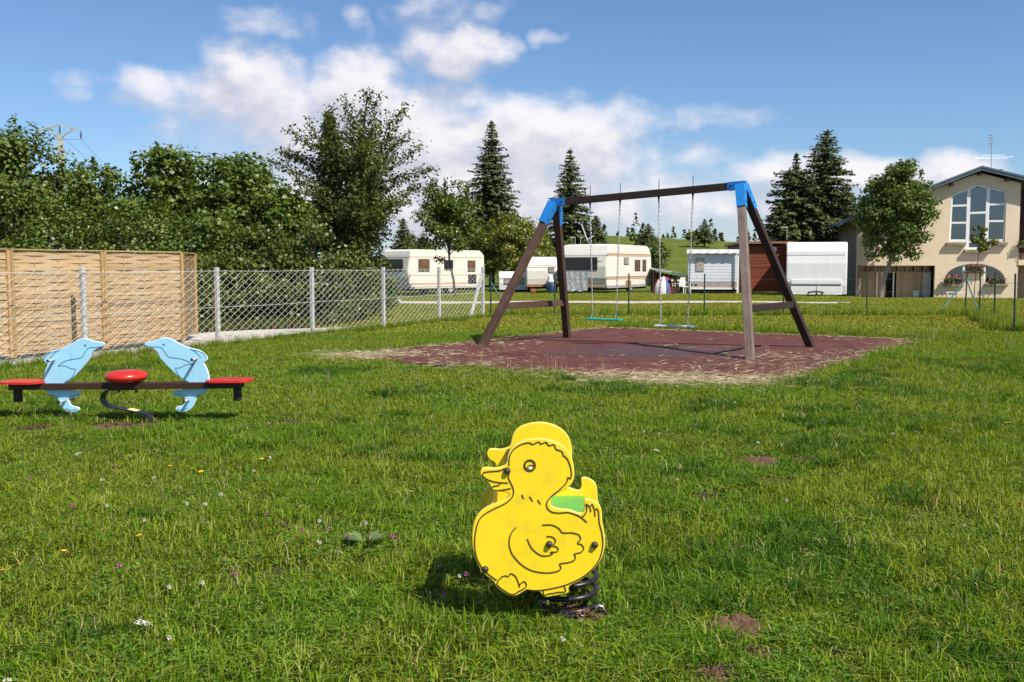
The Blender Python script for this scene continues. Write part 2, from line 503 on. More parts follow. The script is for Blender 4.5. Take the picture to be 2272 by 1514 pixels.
# ------------------------------------------------------------------ molehills and bare soil
M['soil'] = simple('bare_soil', (.115, .068, .042), 1.0, .45, 25, dirt=(.23, .15, .09), dirt_amt=.7, dirt_scale=14, bmp=1.0, bscale=35, spec=.05, coord='w')
BARE = [(1682, 1036, .20, .05), (1775, 1031, .13, .014), (1722, 1078, .15, .010), (1558, 1110, .13, .010), (1632, 1408, .165, .042), (1668, 1462, .10, .022),
        (1850, 1472, .08, .012), (1585, 1512, .11, .022), (1410, 1193, .07, .01), (285, 948, .42, .012), (640, 941, .30, .01), (80, 958, .22, .012), (1298, 1378, .15, .012), (1264, 1366, .13, .01)]
bare_xy = []
for i, (px, py, r, h) in enumerate(BARE):
    c = G(px, py); bare_xy.append((c.x, c.y, r))
    vs_, fs = [(0, 0, h)], []
    R_, S_ = 9, 26; rq = random.Random(i)
    for j in range(1, R_ + 1):
        for k in range(S_):
            a = 2 * math.pi * k / S_; q = j / R_
            rr = r * q * (1 + .22 * math.sin(3 * a + i) + .12 * math.sin(5 * a + 2 * i))
            vs_.append((rr * math.cos(a) * 1.15, rr * math.sin(a), (1 - q * q) * h * (1 + .25 * math.sin(5 * a + j + i)) + rq.uniform(-.006, .007) - .03 * (q ** 4) + .012))
    for k in range(S_): fs.append((0, 1 + k, 1 + (k + 1) % S_))
    for j in range(R_ - 1):
        for k in range(S_):
            a = 1 + j * S_; fs.append((a + k, a + S_ + k, a + S_ + (k + 1) % S_, a + (k + 1) % S_))
    mb = MB(); mb.add(vs_, fs)
    tag(mb.build('earth_mound' if h > .025 else 'bare_earth', M['soil'], smooth=True, loc=(c.x, c.y, 0)), kind='structure')

rq = np.random.default_rng(8); Vc, Fc = [], []
for (x, y, r_) in bare_xy:
    m_ = int(260 * r_ / .13) if r_ < .25 else 300
    for k in range(m_):
        a = rq.uniform(0, 6.28); q = abs(rq.normal(0, .62)) * r_; s_ = rq.uniform(.004, .016)
        P_ = rq.normal(size=(4, 3)); P_ = P_ / np.linalg.norm(P_, axis=1, keepdims=True) * s_ + [x + q * math.cos(a) * 1.15, y + q * math.sin(a), .014 + max(0, 1 - (q / r_) ** 2) * .024 * min(1, .13 / r_ + .3)]
        b_ = 4 * len(Vc); Vc.append(P_); Fc += [(b_, b_+1, b_+2), (b_, b_+2, b_+3), (b_, b_+3, b_+1), (b_+1, b_+3, b_+2)]
tag(link('soil_crumbs', np_mesh('soil_crumbs', np.concatenate(Vc), Fc), M['soil']), 'loose brown soil crumbs on the molehills and bare spots', 'soil', kind='stuff')

# ------------------------------------------------------------------ rubber safety mat of square tiles
MA, MBv = Vector((.83, -.557)), Vector((.557, .83))
MO = Vector((-2.96, 15.39))                     # corner of the mat towards the fence
TS = .5
def rubber_mat():
    m, t, p, o = new_mat('red_rubber')
    v = wpos(t)
    n = noise(t, 3.2, 6, .6, vec=v); g = noise(t, 160, 3, .6, vec=v)
    c = ramp(t, [(.3, (.075, .022, .016)), (.55, (.110, .033, .023)), (.75, (.140, .052, .036))], n)
    c = mixrgb(t, .35, c, ramp(t, [(.35, (.04, .013, .011)), (.65, (.19, .075, .055))], g))
    # the worn, blue-grey patch scuffed out under the two seats
    d = vmth(t, 'SUBTRACT', v, (2.3, 16.4, 0))
    d = vmth(t, 'ADD', d, vmth(t, 'MULTIPLY', vmth(t, 'SUBTRACT', nd(t, 'ShaderNodeTexNoise').outputs['Color'], (.5, .5, .5)), (2, 2, 0)))
    l = vmth(t, 'LENGTH', vmth(t, 'MULTIPLY', d, (.62, .8, 0)), out=1)
    f = nd(t, 'ShaderNodeMapRange'); f.inputs['From Min'].default_value = 1.35; f.inputs['From Max'].default_value = .3; f.inputs['To Max'].default_value = .85
    t.links.new(l, f.inputs['Value'])
    c = mixrgb(t, mth(t, 'MULTIPLY', f.outputs[0], .75), c, (.056, .048, .056))
    c = mixrgb(t, 1.0, c, ramp(t, [(0, (.86, .86, .86)), (1, (1.12, 1.12, 1.12))], nd(t, 'ShaderNodeObjectInfo').outputs['Random']), 'MULTIPLY')
    t.links.new(c, p.inputs['Base Color']); p.inputs['Roughness'].default_value = .8; p.inputs['Specular IOR Level'].default_value = .25
    bump(t, p, g, .5, .004)
    return m
M['rubber'] = rubber_mat()
M['rubber_base'] = simple('rubber_mat_bed', (.03, .012, .012), .95, .3, 10, bmp=.2)
NA, NB = 14, 18
def mpt(a, b):
    q = MO + MA * a + MBv * b
    return Vector((q.x, q.y, 0))
def on_mat(x, y, grow=0.0):
    x = np.asarray(x) - MO.x; y = np.asarray(y) - MO.y
    a = x * MA.x + y * MA.y; b = x * MBv.x + y * MBv.y
    wob = .22 * np.sin(a * 1.9 + .5) + .16 * np.sin(b * 2.3) + .1 * np.sin(a * 5.1 + b * 4.3)
    # the sward has crept over the corners
    cut1 = (a - 0) + (b - 0) < .45
    cut2 = (NA*TS - a) * 1.0 + b * .55 < .15
    grow = grow + .22
    ins = (a > -grow + wob * .5 + .05) & (a < NA*TS + grow - wob * .6) & (b > -grow + wob * .6 + .1) & (b < NB*TS + grow - wob)
    return ins & ~cut1 & ~cut2
mb = MB(); c0, c1, c2, c3 = mpt(0, 0), mpt(NA*TS, 0), mpt(NA*TS, NB*TS), mpt(0, NB*TS)
mb.add([(*c[:2], .010) for c in (c0, c1, c2, c3)], [(0, 1, 2, 3)])
matbase = tag(mb.build('rubber_mat', M['rubber_base']), kind='structure')
mbt = MB(); mbt.box((0, 0, .0), (TS - .006, TS - .006, .03), bevel=.004)
tile_me = mbt.mesh('rubber_tile')
ang = math.atan2(MA.y, MA.x)
for i in range(NA):
    for j in range(NB):
        c = mpt((i + .5) * TS, (j + .5) * TS)
        o = link('tile', tile_me, M['rubber'], matbase)
        o.location = (c.x, c.y, .022 + random.Random(i * 31 + j).uniform(-.002, .004))
        o.rotation_euler = (random.Random(i * 7 + j * 3).uniform(-.004, .004), random.Random(i + j * 17).uniform(-.004, .004), ang)

# ================================================================== grass
GREENS = [(.016, .036, .003), (.035, .070, .006), (.085, .150, .010), (.115, .195, .014), (.150, .235, .020), (.045, .090, .007), (.185, .235, .070), (.100, .180, .012), (.250, .280, .150), (.065, .120, .009)]
GREENS = [(a * 1.52, b * 1.64, c * .66) for a, b, c in GREENS]
M['grass'] = leaf_mat('grass_blade', GREENS, trans=.45, rough=.5, spec=.08, big=(1.75, 1.1, 1.5), bigscale=.55)
M['tuft'] = leaf_mat('rank_blade', [(.030, .085, .008), (.055, .135, .010), (.085, .180, .014), (.120, .225, .022)], trans=.4, rough=.5, spec=.12)
M['mown'] = leaf_mat('mown_blade', [(.15, .20, .012), (.24, .29, .020), (.31, .33, .040), (.19, .26, .015), (.40, .38, .10)], trans=.4, rough=.6, spec=.12, big=(1.35, 1.1, 1.2), bigscale=.25)
M['clover'] = leaf_mat('clover_leaf', [(.050, .125, .012), (.090, .200, .020), (.140, .260, .035), (.210, .320, .05)], trans=.35, rough=.55, spec=.15)
M['straw'] = leaf_mat('dry_straw', [(.30, .235, .11), (.42, .33, .17), (.52, .43, .24), (.24, .18, .09)], trans=.2, rough=.7, spec=.2)

def blades(n, size, h, w, lean=.6, r=None, hvar=.5, edge=.12):
    r = r or rng
    x = r.uniform(-size/2 - edge, size/2 + edge, n); y = r.uniform(-size/2 - edge, size/2 + edge, n)
    hh = h * (1 - hvar + 2 * hvar * r.random(n) ** 1.3); ww = w * r.uniform(.6, 1.3, n)
    a = r.uniform(0, 2*np.pi, n); l = hh * np.abs(r.normal(0, lean, n))
    l = np.minimum(l, hh * 1.6)
    dx, dy = np.cos(a) * l, np.sin(a) * l
    fa = a + np.pi/2 + r.normal(0, .6, n); qx, qy = np.cos(fa) * ww / 2, np.sin(fa) * ww / 2
    z1 = hh * .62; z2 = hh * (1 - .25 * np.minimum(l / hh, 1.4))
    P = np.zeros((n, 6, 3))
    P[:, 0] = np.stack([x - qx, y - qy, -.01 + 0*x], -1); P[:, 1] = np.stack([x + qx, y + qy, -.01 + 0*x], -1)
    P[:, 2] = np.stack([x + dx*.36 - qx*.85, y + dy*.36 - qy*.85, z1], -1); P[:, 3] = np.stack([x + dx*.36 + qx*.85, y + dy*.36 + qy*.85, z1], -1)
    P[:, 4] = np.stack([x + dx - qx*.12, y + dy - qy*.12, z2], -1); P[:, 5] = np.stack([x + dx + qx*.12, y + dy + qy*.12, z2], -1)
    base = (np.arange(n) * 6)[:, None]
    F1 = base + np.array([0, 1, 3, 2]); F2 = base + np.array([2, 3, 5, 4])
    return P.reshape(-1, 3), np.concatenate([F1, F2])

def leaves_np(C, N, L, W, r=None, fold=.12, T=None):
    """diamond leaves: centres C, normals N, length L, width W"""
    r = r or rng; n = len(C)
    N = N / np.maximum(np.linalg.norm(N, axis=1, keepdims=True), 1e-6)
    if T is None: T = r.normal(size=(n, 3))
    T = T - N * np.sum(T * N, 1, keepdims=True); T /= np.maximum(np.linalg.norm(T, axis=1, keepdims=True), 1e-6)
    S = np.cross(N, T)
    L = np.broadcast_to(np.asarray(L, float), (n,))[:, None]; W = np.broadcast_to(np.asarray(W, float), (n,))[:, None]
    P = np.stack([C - T*L/2, C + S*W/2 + N*W*fold + T*L*.06, C + T*L/2, C - S*W/2 + N*W*fold + T*L*.06], 1)
    F = (np.arange(n) * 4)[:, None] + np.array([0, 1, 2, 3])
    return P.reshape(-1, 3), F

def clovers(n, size, s, r):
    c = r.uniform(-size/2, size/2, (n, 2)); z = r.uniform(.015, .05, n)
    Cs, Ns, Ts = [], [], []
    for k in range(3):
        a = r.uniform(0, 2*np.pi, n) if k == 0 else a + 2*np.pi/3
        d = np.stack([np.cos(a), np.sin(a), np.zeros(n)], -1)
        Cs.append(np.concatenate([c, z[:, None]], 1) + d * s * .55)
        Ns.append(r.normal(0, .28, (n, 3)) + [0, 0, 1]); Ts.append(d)
    return leaves_np(np.concatenate(Cs), np.concatenate(Ns), s, s * .9, r, T=np.concatenate(Ts))

def patch(name, parts, mats):
    """one mesh from [(V, F)] pieces, one material each"""
    off = 0; Vs, Fs, mi = [], [], []
    for k, (v, f) in enumerate(parts):
        Vs.append(v); Fs.append(f + off); off += len(v); mi += [k] * len(f)
    me = np_mesh(name, np.concatenate(Vs), np.concatenate(Fs))
    for m in mats: me.materials.append(m)
    me.polygons.foreach_set('material_index', mi)
    return bpy.data.objects.new(name, me)

def scatter(name, P, rot, scl, idx, protos, kind='stuff', label=None, cat=None):
    coll = bpy.data.collections.new(name + '_pieces')
    for k, pr in enumerate(protos):
        pr.name = '%s_piece_%02d' % (name, k); coll.objects.link(pr)
    me = bpy.data.meshes.new(name); me.vertices.add(len(P)); me.vertices.foreach_set('co', np.asarray(P, np.float32).ravel())
    a = me.attributes.new('rot', 'FLOAT_VECTOR', 'POINT'); a.data.foreach_set('vector', np.asarray(rot, np.float32).ravel())
    a = me.attributes.new('scl', 'FLOAT_VECTOR', 'POINT'); a.data.foreach_set('vector', np.asarray(scl, np.float32).ravel())
    a = me.attributes.new('idx', 'INT', 'POINT'); a.data.foreach_set('value', np.asarray(idx, np.int32))
    ng = bpy.data.node_groups.new(name, 'GeometryNodeTree')
    ng.interface.new_socket('Geometry', in_out='INPUT', socket_type='NodeSocketGeometry')
    ng.interface.new_socket('Geometry', in_out='OUTPUT', socket_type='NodeSocketGeometry')
    i_, o_ = nd(ng, 'NodeGroupInput'), nd(ng, 'NodeGroupOutput')
    ci = nd(ng, 'GeometryNodeCollectionInfo'); ci.inputs['Collection'].default_value = coll
    ci.inputs['Separate Children'].default_value = True; ci.inputs['Reset Children'].default_value = True
    ip = nd(ng, 'GeometryNodeInstanceOnPoints'); ip.inputs['Pick Instance'].default_value = True
    def attr(nm, ty):
        n = nd(ng, 'GeometryNodeInputNamedAttribute', data_type=ty); n.inputs['Name'].default_value = nm
        return n.outputs['Attribute']
    ng.links.new(i_.outputs[0], ip.inputs['Points']); ng.links.new(ci.outputs[0], ip.inputs['Instance'])
    ng.links.new(attr('idx', 'INT'), ip.inputs['Instance Index'])
    ng.links.new(attr('rot', 'FLOAT_VECTOR'), ip.inputs['Rotation']); ng.links.new(attr('scl', 'FLOAT_VECTOR'), ip.inputs['Scale'])
    ng.links.new(ip.outputs[0], o_.inputs[0])
    ob = bpy.data.objects.new(name, me); COL.objects.link(ob)
    md = ob.modifiers.new('scatter', 'NODES'); md.node_group = ng
    tag(ob, label, cat, kind=kind)
    return ob

def vnoise(x, y, sc, seed):
    x = np.asarray(x) / sc; y = np.asarray(y) / sc; xi = np.floor(x); yi = np.floor(y); fx = x - xi; fy = y - yi
    fx = fx * fx * (3 - 2 * fx); fy = fy * fy * (3 - 2 * fy)
    h = lambda a, b: np.modf(np.abs(np.sin(a * 127.1 + b * 311.7 + seed * 74.7) * 43758.5453))[0]
    return (h(xi, yi) * (1 - fx) + h(xi + 1, yi) * fx) * (1 - fy) + (h(xi, yi + 1) * (1 - fx) + h(xi + 1, yi + 1) * fx) * fy
def lush(x, y):   # taller, fresher sward towards +x and by the fences
    return np.clip(.5 + .12 * x - .03 * y, 0, 1) * .7 * .6 + .75 * vnoise(x, y, .8, 1) * vnoise(x, y, 2.3, 2) + .12 * vnoise(x, y, .35, 3)

def keep_off(x, y, far=False):
    bad = on_mat(x, y)
    # behind the wire fence and on its plinth
    s = (x - FA.x) * FD.x + (y - FA.y) * FD.y; n = (x - FA.x) * FN.x + (y - FA.y) * FN.y
    bad |= (n > -.14) & (s < 8.2) & (n < 3.2) & (s > -12)
    bad |= (np.abs(y - 38.7 - .25 * np.sin(x * .3)) < 1.35 - .3 * sstep(9, 14, x)) & (x < 13)
    bad |= (x > 18) & (np.abs(y - 50.6 + (x - 18) * .2) < 1.6)
    bad |= (x > 17.5) & (y > 52.6)
    return bad

def jitter(y0, y1, step, slope, marg, r):
    g = []
    for y in np.arange(y0, y1, step):
        w = slope * y + marg
        x = np.arange(-w, w, step)
        g.append(np.stack([x + r.uniform(-.5, .5, len(x)) * step, y + r.uniform(-.5, .5, len(x)) * step], -1))
    return np.concatenate(g)

def bare_mask(P, k=.75, add=.04):
    b = np.zeros(len(P), bool)
    for (x, y, r) in bare_xy: b |= (P[:, 0] - x) ** 2 + (P[:, 1] - y) ** 2 < (r * k + add) ** 2
    return b

fine, mid, coarse = [], [], []
for k in range(6):
    r = np.random.default_rng(100 + k)
    fine.append(patch('g', [blades(1000, .46, .046 + .012 * (k % 3), .0060, 1.25, r, .65, .03), clovers(330 if k % 2 else 130, .48, .014, r), blades(110, .46, .05, .0040, 1.6, r, .5, .03)], [M['grass'], M['clover'], M['straw']]))
for k in range(4):
    r = np.random.default_rng(200 + k)
    mid.append(patch('g', [blades(420, .45, .058, .0075, 1.0, r, .6, .05), clovers(60, .45, .022, r), blades(26, .45, .06, .006, 1.4, r, .5, .05)], [M['grass'], M['clover'], M['straw']]))
for k in range(4):
    r = np.random.default_rng(300 + k)
    coarse.append(patch('g', [blades(620, .95, .05, .020, 1.0, r, .55, .06), blades(45, .95, .05, .016, 1.2, r, .5, .06)], [M['mown'], M['straw']]))

def lawn(name, P, protos, r, hmin, hmax, label):
    n = len(P); L = lush(P[:, 0], P[:, 1]) + r.normal(0, .14, n)
    hs = np.clip(hmin + (hmax - hmin) * L, .45, 2.2)
    rot = np.stack([r.normal(0, .04, n), r.normal(0, .04, n), r.uniform(0, 6.28, n)], -1)
    sc = np.stack([np.ones(n) * r.uniform(.9, 1.15, n), np.ones(n), hs], -1)
    z = gz(P[:, 0], P[:, 1])
    return scatter(name, np.concatenate([P, z[:, None]], 1), rot, sc, r.integers(0, len(protos), n), protos, label=label, cat='grass')

r = np.random.default_rng(5)
P = jitter(1.8, 9.2, .33, .56, 1.4, r); P = P[~keep_off(P[:, 0], P[:, 1]) & ~bare_mask(P, 1.0, .17)]
lawn('lawn_grass', P, fine, r, .65, 1.55, 'short green lawn grass mixed with clover in front of the play equipment')
P = jitter(9.2, 21, .27, .56, 2.2, r); P = P[~keep_off(P[:, 0], P[:, 1]) & ~bare_mask(P, .7)]
lawn('meadow_grass', P, mid, r, .75, 1.5, 'green grass growing around the red rubber mat')
P = jitter(21, 54, .64, .56, 3.0, r); P = P[~keep_off(P[:, 0], P[:, 1])]
lawn('verge_grass', P, coarse, r, .7, 1.2, 'mown grass between the rubber mat and the parked caravans')

# taller tufts: by fences, mat edges, here and there in the sward
tall = []
for k in range(4):
    rr = np.random.default_rng(400 + k)
    tall.append(patch('g', [blades(70, .10, .17, .0065, .55, rr, .45, .02), blades(4, .1, .2, .004, .4, rr, .4, .02)], [M['grass'], M['straw']]))
pts = []
r = np.random.default_rng(9)
for s in np.arange(-9, 14.8, .10): pts.append(tuple(fpt(s + r.uniform(-.1, .1), -.15 - abs(r.normal(0, .10)))[:2]) + (.9,))
for x in np.arange(-.6, 13.4, .13): pts.append((x + r.uniform(-.1, .1), 28.3 + r.normal(0, .18), 1.3))
for k in range(120):
    q = r.random(); pts.append((13.35 - 2.7 * q + r.normal(0, .2), 29 - 8 * q + r.normal(0, .2), 1.4))
for k in range(430):      # rank strip beyond the mat
    b = r.uniform(.1, NA * TS + .8); q = mpt(b, NB * TS + abs(r.normal(.5, .55))); pts.append((q.x, q.y, r.uniform(.6, 1.1)))
for k in range(260):      # along the mat's front and side
    if k % 2: q = mpt(NA*TS + abs(r.normal(.12, .15)), r.uniform(0, NB * TS))
    else: q = mpt(r.uniform(0, NA*TS), -abs(r.normal(.1, .12)))
    pts.append((q.x, q.y, r.uniform(.3, .55)))
for k in range(230):
    y = r.uniform(3, 20); x = r.uniform(-.5, .58) * y + r.uniform(0, .6)
    pts.append((x, y, r.uniform(.4, .75)))
T = np.array(pts)
s_ = (T[:, 0] - FA.x) * FN.x + (T[:, 1] - FA.y) * FN.y
T = T[~on_mat(T[:, 0], T[:, 1], -.1) & ~(((T[:, 0] - .24) ** 2 + (T[:, 1] - 4.05) ** 2) < .16) & ~bare_mask(T)]
n = len(T)
scatter('tall_grass', np.stack([T[:, 0], T[:, 1], gz(T[:, 0], T[:, 1])], -1), np.stack([r.normal(0, .1, n), r.normal(0, .1, n), r.uniform(0, 6.28, n)], -1),
        np.stack([np.ones(n), np.ones(n), 1.0 * T[:, 2]], -1) * T[:, 2:3] ** .3, r.integers(0, 4, n), tall, label='taller tufts of grass along the fences and mat edges', cat='grass')

small = []
for k in range(4):
    rr = np.random.default_rng(420 + k)
    small.append(patch('g', [blades(95, .10, .045, .0058, 1.1, rr, .6, .02), clovers(14, .12, .013, rr), blades(12, .1, .045, .004, 1.5, rr, .5, .02)], [M['grass'], M['clover'], M['straw']]))
T = []
for (x, y, r_) in bare_xy:
    if y > 9.3: continue
    m_ = int(((r_ + .42) ** 2 - (r_ * .8) ** 2) * 3.14 * 130)
    q = np.sqrt(r.uniform((r_ * .78) ** 2, (r_ + .42) ** 2, m_)); a = r.uniform(0, 6.28, m_); w = 1 + .22 * np.sin(3 * a) + .15 * np.sin(5 * a + 1)
    T.append(np.stack([x + q * np.cos(a) * w, y + q * np.sin(a) * w], -1))
T = np.concatenate(T); T = T[~bare_mask(T, .95, .0)]; n = len(T)
scatter('sparse_grass', np.stack([T[:, 0], T[:, 1], 0*T[:, 0]], -1), np.stack([r.normal(0, .1, n), r.normal(0, .1, n), r.uniform(0, 6.28, n)], -1), np.repeat(r.uniform(.75, 1.2, (n, 1)), 3, 1), r.integers(0, 4, n), small, label='thin short grass growing round the molehills and bare spots', cat='grass')
tuf = []
for k in range(5):
    rr = np.random.default_rng(450 + k)
    tuf.append(patch('g', [blades(150, .14, .10, .0075, .8, rr, .5, .03), blades(8, .12, .11, .005, .9, rr, .4, .02)], [M['tuft'], M['straw']]))
T = jitter(2.2, 15, .17, .56, 1.4, r); T = T[(vnoise(T[:, 0], T[:, 1], 1.1, 5) * .65 + vnoise(T[:, 0], T[:, 1], .4, 6) * .35 + .05 * np.clip(T[:, 0], -2, 2)) > .60]
T = T[~on_mat(T[:, 0], T[:, 1], .25) & ~keep_off(T[:, 0], T[:, 1]) & ~(((T[:, 0] - .24) ** 2 + (T[:, 1] - 4.05) ** 2) < .06) & ~bare_mask(T, 1.1)]; n = len(T)
q = r.uniform(.45, .95, n)
scatter('grass_tufts', np.stack([T[:, 0], T[:, 1], 0*T[:, 0]], -1), np.stack([r.normal(0, .2, n), r.normal(0, .2, n), r.uniform(0, 6.28, n)], -1), np.stack([q * 1.2, q * 1.2, q], -1), r.integers(0, 5, n), tuf, label='darker fresh tufts of longer grass dotted over the lawn', cat='grass')

# thin seed stalks
stk = []
for k in range(3):
    rr = np.random.default_rng(500 + k)
    stk.append(patch('g', [blades(5, .08, .30, .0034, .28, rr, .35, .02), leaves_np(rr.normal(0, .02, (8, 3)) + [0, 0, .29], rr.normal(0, 1, (8, 3)), .03, .008, rr)], [M['straw'], M['straw']]))
pts = []
for k in range(70):
    q = mpt(r.uniform(2.5, NA*TS + .3), -abs(r.normal(.05, .15)) + .12); pts.append((q.x, q.y, r.uniform(.5, 1)))
for k in range(60):
    q = mpt(NA*TS + r.normal(.05, .15), r.uniform(0, NB*TS)); pts.append((q.x, q.y, r.uniform(.5, 1)))
for k in range(70):
    y = r.uniform(3.6, 18); x = r.uniform(-.5, .55) * y; pts.append((x, y, r.uniform(.35, .65)))
T = np.array(pts); T = T[~on_mat(T[:, 0], T[:, 1], -.25)]; n = len(T)
scatter('seed_stalks', np.stack([T[:, 0], T[:, 1], 0*T[:, 0]], -1), np.stack([r.normal(0, .15, n), r.normal(0, .15, n), r.uniform(0, 6.28, n)], -1),
        np.repeat(T[:, 2:3], 3, 1), r.integers(0, 3, n), stk, label='thin dry seed stalks standing out of the grass', cat='grass')

# mown straw lying on the mat
r = np.random.default_rng(21)
def straw_spots():
    P_ = []
    def blob(px, py, n, sx, sy):
        c = G(px, py)
        P_.append(np.stack([r.normal(c.x, sx, n), r.normal(c.y, sy, n)], -1))
    blob(1600, 852, 2200, .85, .42); blob(1480, 850, 900, .6, .3); blob(1380, 838, 500, .7, .25); blob(1200, 832, 260, .8, .3); blob(1000, 815, 220, .6, .3)
    blob(780, 795, 900, .35, .40); blob(860, 790, 550, .55, .45); blob(950, 790, 240, .8, .5); blob(1090, 768, 220, .5, .4); blob(1690, 800, 160, .5, .4); blob(1780, 790, 130, .6, .5); blob(1640, 815, 200, .6, .4)
    for a, b, n in ((0, NB*TS, 300),):
        for k in range(700):
            q = mpt(r.uniform(0, NA*TS), NB*TS - abs(r.normal(.05, .14))); P_.append(np.array([[q.x, q.y]]))
        for k in range(350):
            q = mpt(NA*TS - abs(r.normal(.1, .2)), r.uniform(0, NB*TS)); P_.append(np.array([[q.x, q.y]]))
        for k in range(350):
            q = mpt(abs(r.normal(.1, .2)), r.uniform(0, NB*TS)); P_.append(np.array([[q.x, q.y]]))
        for k in range(350):
            q = mpt(r.uniform(0, NA*TS), r.uniform(0, NB*TS)); P_.append(np.array([[q.x, q.y]]))
    return np.concatenate(P_)
S = straw_spots(); n = len(S)
Cn = np.concatenate([S, (.043 + np.abs(r.normal(0, .008, n)))[:, None]], 1)
Tn = np.stack([r.normal(1, .55, n), r.normal(0, .3, n), r.normal(0, .05, n)], -1)
v, f = leaves_np(Cn, r.normal(0, .2, (n, 3)) + [0, 0, 1], r.uniform(.05, .26, n), r.uniform(.006, .018, n), r, .05, Tn)
M['pale_straw'] = leaf_mat('bleached_straw', [(.42, .34, .20), (.56, .46, .29), (.66, .56, .38), (.32, .25, .14)], trans=.2, rough=.7, spec=.2)
tag(link('dry_straw', np_mesh('dry_straw', v, f), M['pale_straw']), 'pale dry mown straw lying on the red rubber mat', 'straw', kind='stuff')

# small wild flowers, each one a thing
M['stem'] = simple('flower_stem', (.07, .11, .03), .7, .2, bmp=0)
M['pink'] = simple('clover_pink', (.42, .13, .22), .8, .35, 60, bmp=.3)
M['white_petal'] = simple('clover_white', (.66, .60, .52), .8, .25, 60, bmp=.3)
M['yellow_petal'] = simple('petal_yellow', (.75, .38, .01), .7, .2, 60, bmp=.2)
def flower_proto(name, label, cat, group, mat, kind):
    mb = MB(); mb.tube([(0, 0, 0), (.004, .002, .05), (.002, .0, .095)], .0014, 4)
    root = tag(mb.build(name, M['stem']), label, cat, group)
    rr = np.random.default_rng(77)
    if kind == 'head':
        n = 70; d = rr.normal(size=(n, 3)); d /= np.linalg.norm(d, axis=1, keepdims=True); d[:, 2] = d[:, 2] * .8 + .15
        v, f = leaves_np(d * .0085 + [.002, 0, .10], np.cross(d, rr.normal(size=(n, 3))), .010, .0045, rr, T=d)
    elif kind == 'umbel':
        n = 46; a = rr.uniform(0, 6.28, n); q = np.sqrt(rr.random(n)) * .026
        v, f = leaves_np(np.stack([np.cos(a)*q, np.sin(a)*q, .10 + rr.normal(0, .003, n)], -1), rr.normal(0, .3, (n, 3)) + [0, 0, 1], .009, .008, rr)
    else:
        n = 22; a = np.linspace(0, 6.28, n, False); d = np.stack([np.cos(a), np.sin(a), .25 + 0*a], -1)
        v, f = leaves_np(d * .011 + [.002, 0, .098], np.stack([-.25*np.cos(a), -.25*np.sin(a), 1 + 0*a], -1), .018, .007, rr, T=d)
    link('flower_head', np_mesh('flower_head', v, f), mat, root)
    return root
def plant_flowers(proto, spots, r):
    for i, (px, py) in enumerate(spots):
        o = proto if i == 0 else copy_tree(proto)
        c = G(px, py, .09); o.location = (c.x, c.y, 0); o.rotation_euler = (r.uniform(-.2, .2), r.uniform(-.2, .2), r.uniform(0, 6.28))
        k = r.uniform(.6, .95) * (1 + .012 * c.y); o.scale = (k, k, .75 + .25 * k)
rr = random.Random(3)
PINK = [(635, 1165), (676, 1178), (729, 1175), (822, 1193), (878, 1193), (775, 1195), (590, 1145), (273, 1256), (528, 1280), (453, 1026), (260, 1043), (67, 1064), (170, 1125), (985, 1249), (878, 1193), (1040, 1278), (985, 1330), (700, 1082), (1608, 1003), (1578, 1204), (1380, 1058)]
WHITE = [(441, 1294), (372, 1303), (718, 1208), (315, 1158), (458, 1122), (410, 1122), (710, 1160), (805, 1162), (1015, 1276), (600, 1017), (560, 1045), (1245, 1425), (1500, 1065), (1430, 960), (1680, 985), (2140, 1168), (2205, 1165), (340, 1062), (230, 1124), (980, 843), (1632, 895), (1980, 965), (1460, 963), (1740, 1112), (375, 1418), (480, 1100)]
YEL = [(135, 1222), (383, 1035), (430, 1041), (8, 1266), (448, 1048), (1560, 900), (1972, 903), (500, 888), (318, 1190), (578, 1021)]
UMB = [(300, 1385), (315, 1392), (180, 1007), (225, 1065), (30, 1510), (1450, 1000)]
plant_flowers(flower_proto('clover_flower', 'round pink clover flower on a thin stem in the lawn', 'flower', 'pink clover flowers in the lawn', M['pink'], 'head'), PINK, rr)
plant_flowers(flower_proto('white_clover', 'small round white clover flower in the lawn', 'flower', 'white clover flowers in the lawn', M['white_petal'], 'head'), WHITE, rr)
plant_flowers(flower_proto('yellow_flower', 'small yellow rayed flower in the lawn', 'flower', 'yellow flowers in the lawn', M['yellow_petal'], 'ray'), YEL, rr)
plant_flowers(flower_proto('white_umbel', 'flat white umbel flower in the lawn', 'flower', 'white umbels in the lawn', M['white_petal'], 'umbel'), UMB, rr)
# broad-leaved weed by the spring rider
M['weed'] = leaf_mat('broad_leaf', [(.10, .16, .04), (.16, .22, .07), (.20, .26, .10)], .25)
c = G(812, 1222); rr_ = np.random.default_rng(4); n = 14; a = rr_.uniform(0, 6.28, n)
d = np.stack([np.cos(a), np.sin(a), .35 + 0*a], -1)
v, f = leaves_np(d * .07 + [0, 0, .03], np.stack([-.4*np.cos(a), -.4*np.sin(a), 1 + 0*a], -1), .10, .045, rr_, T=d)
tag(link('broadleaf_weed', np_mesh('broadleaf_weed', v, f), M['weed'], loc=(c.x, c.y, .01)), 'pale broad-leaved weed rosette in the lawn near the duck', 'weed')
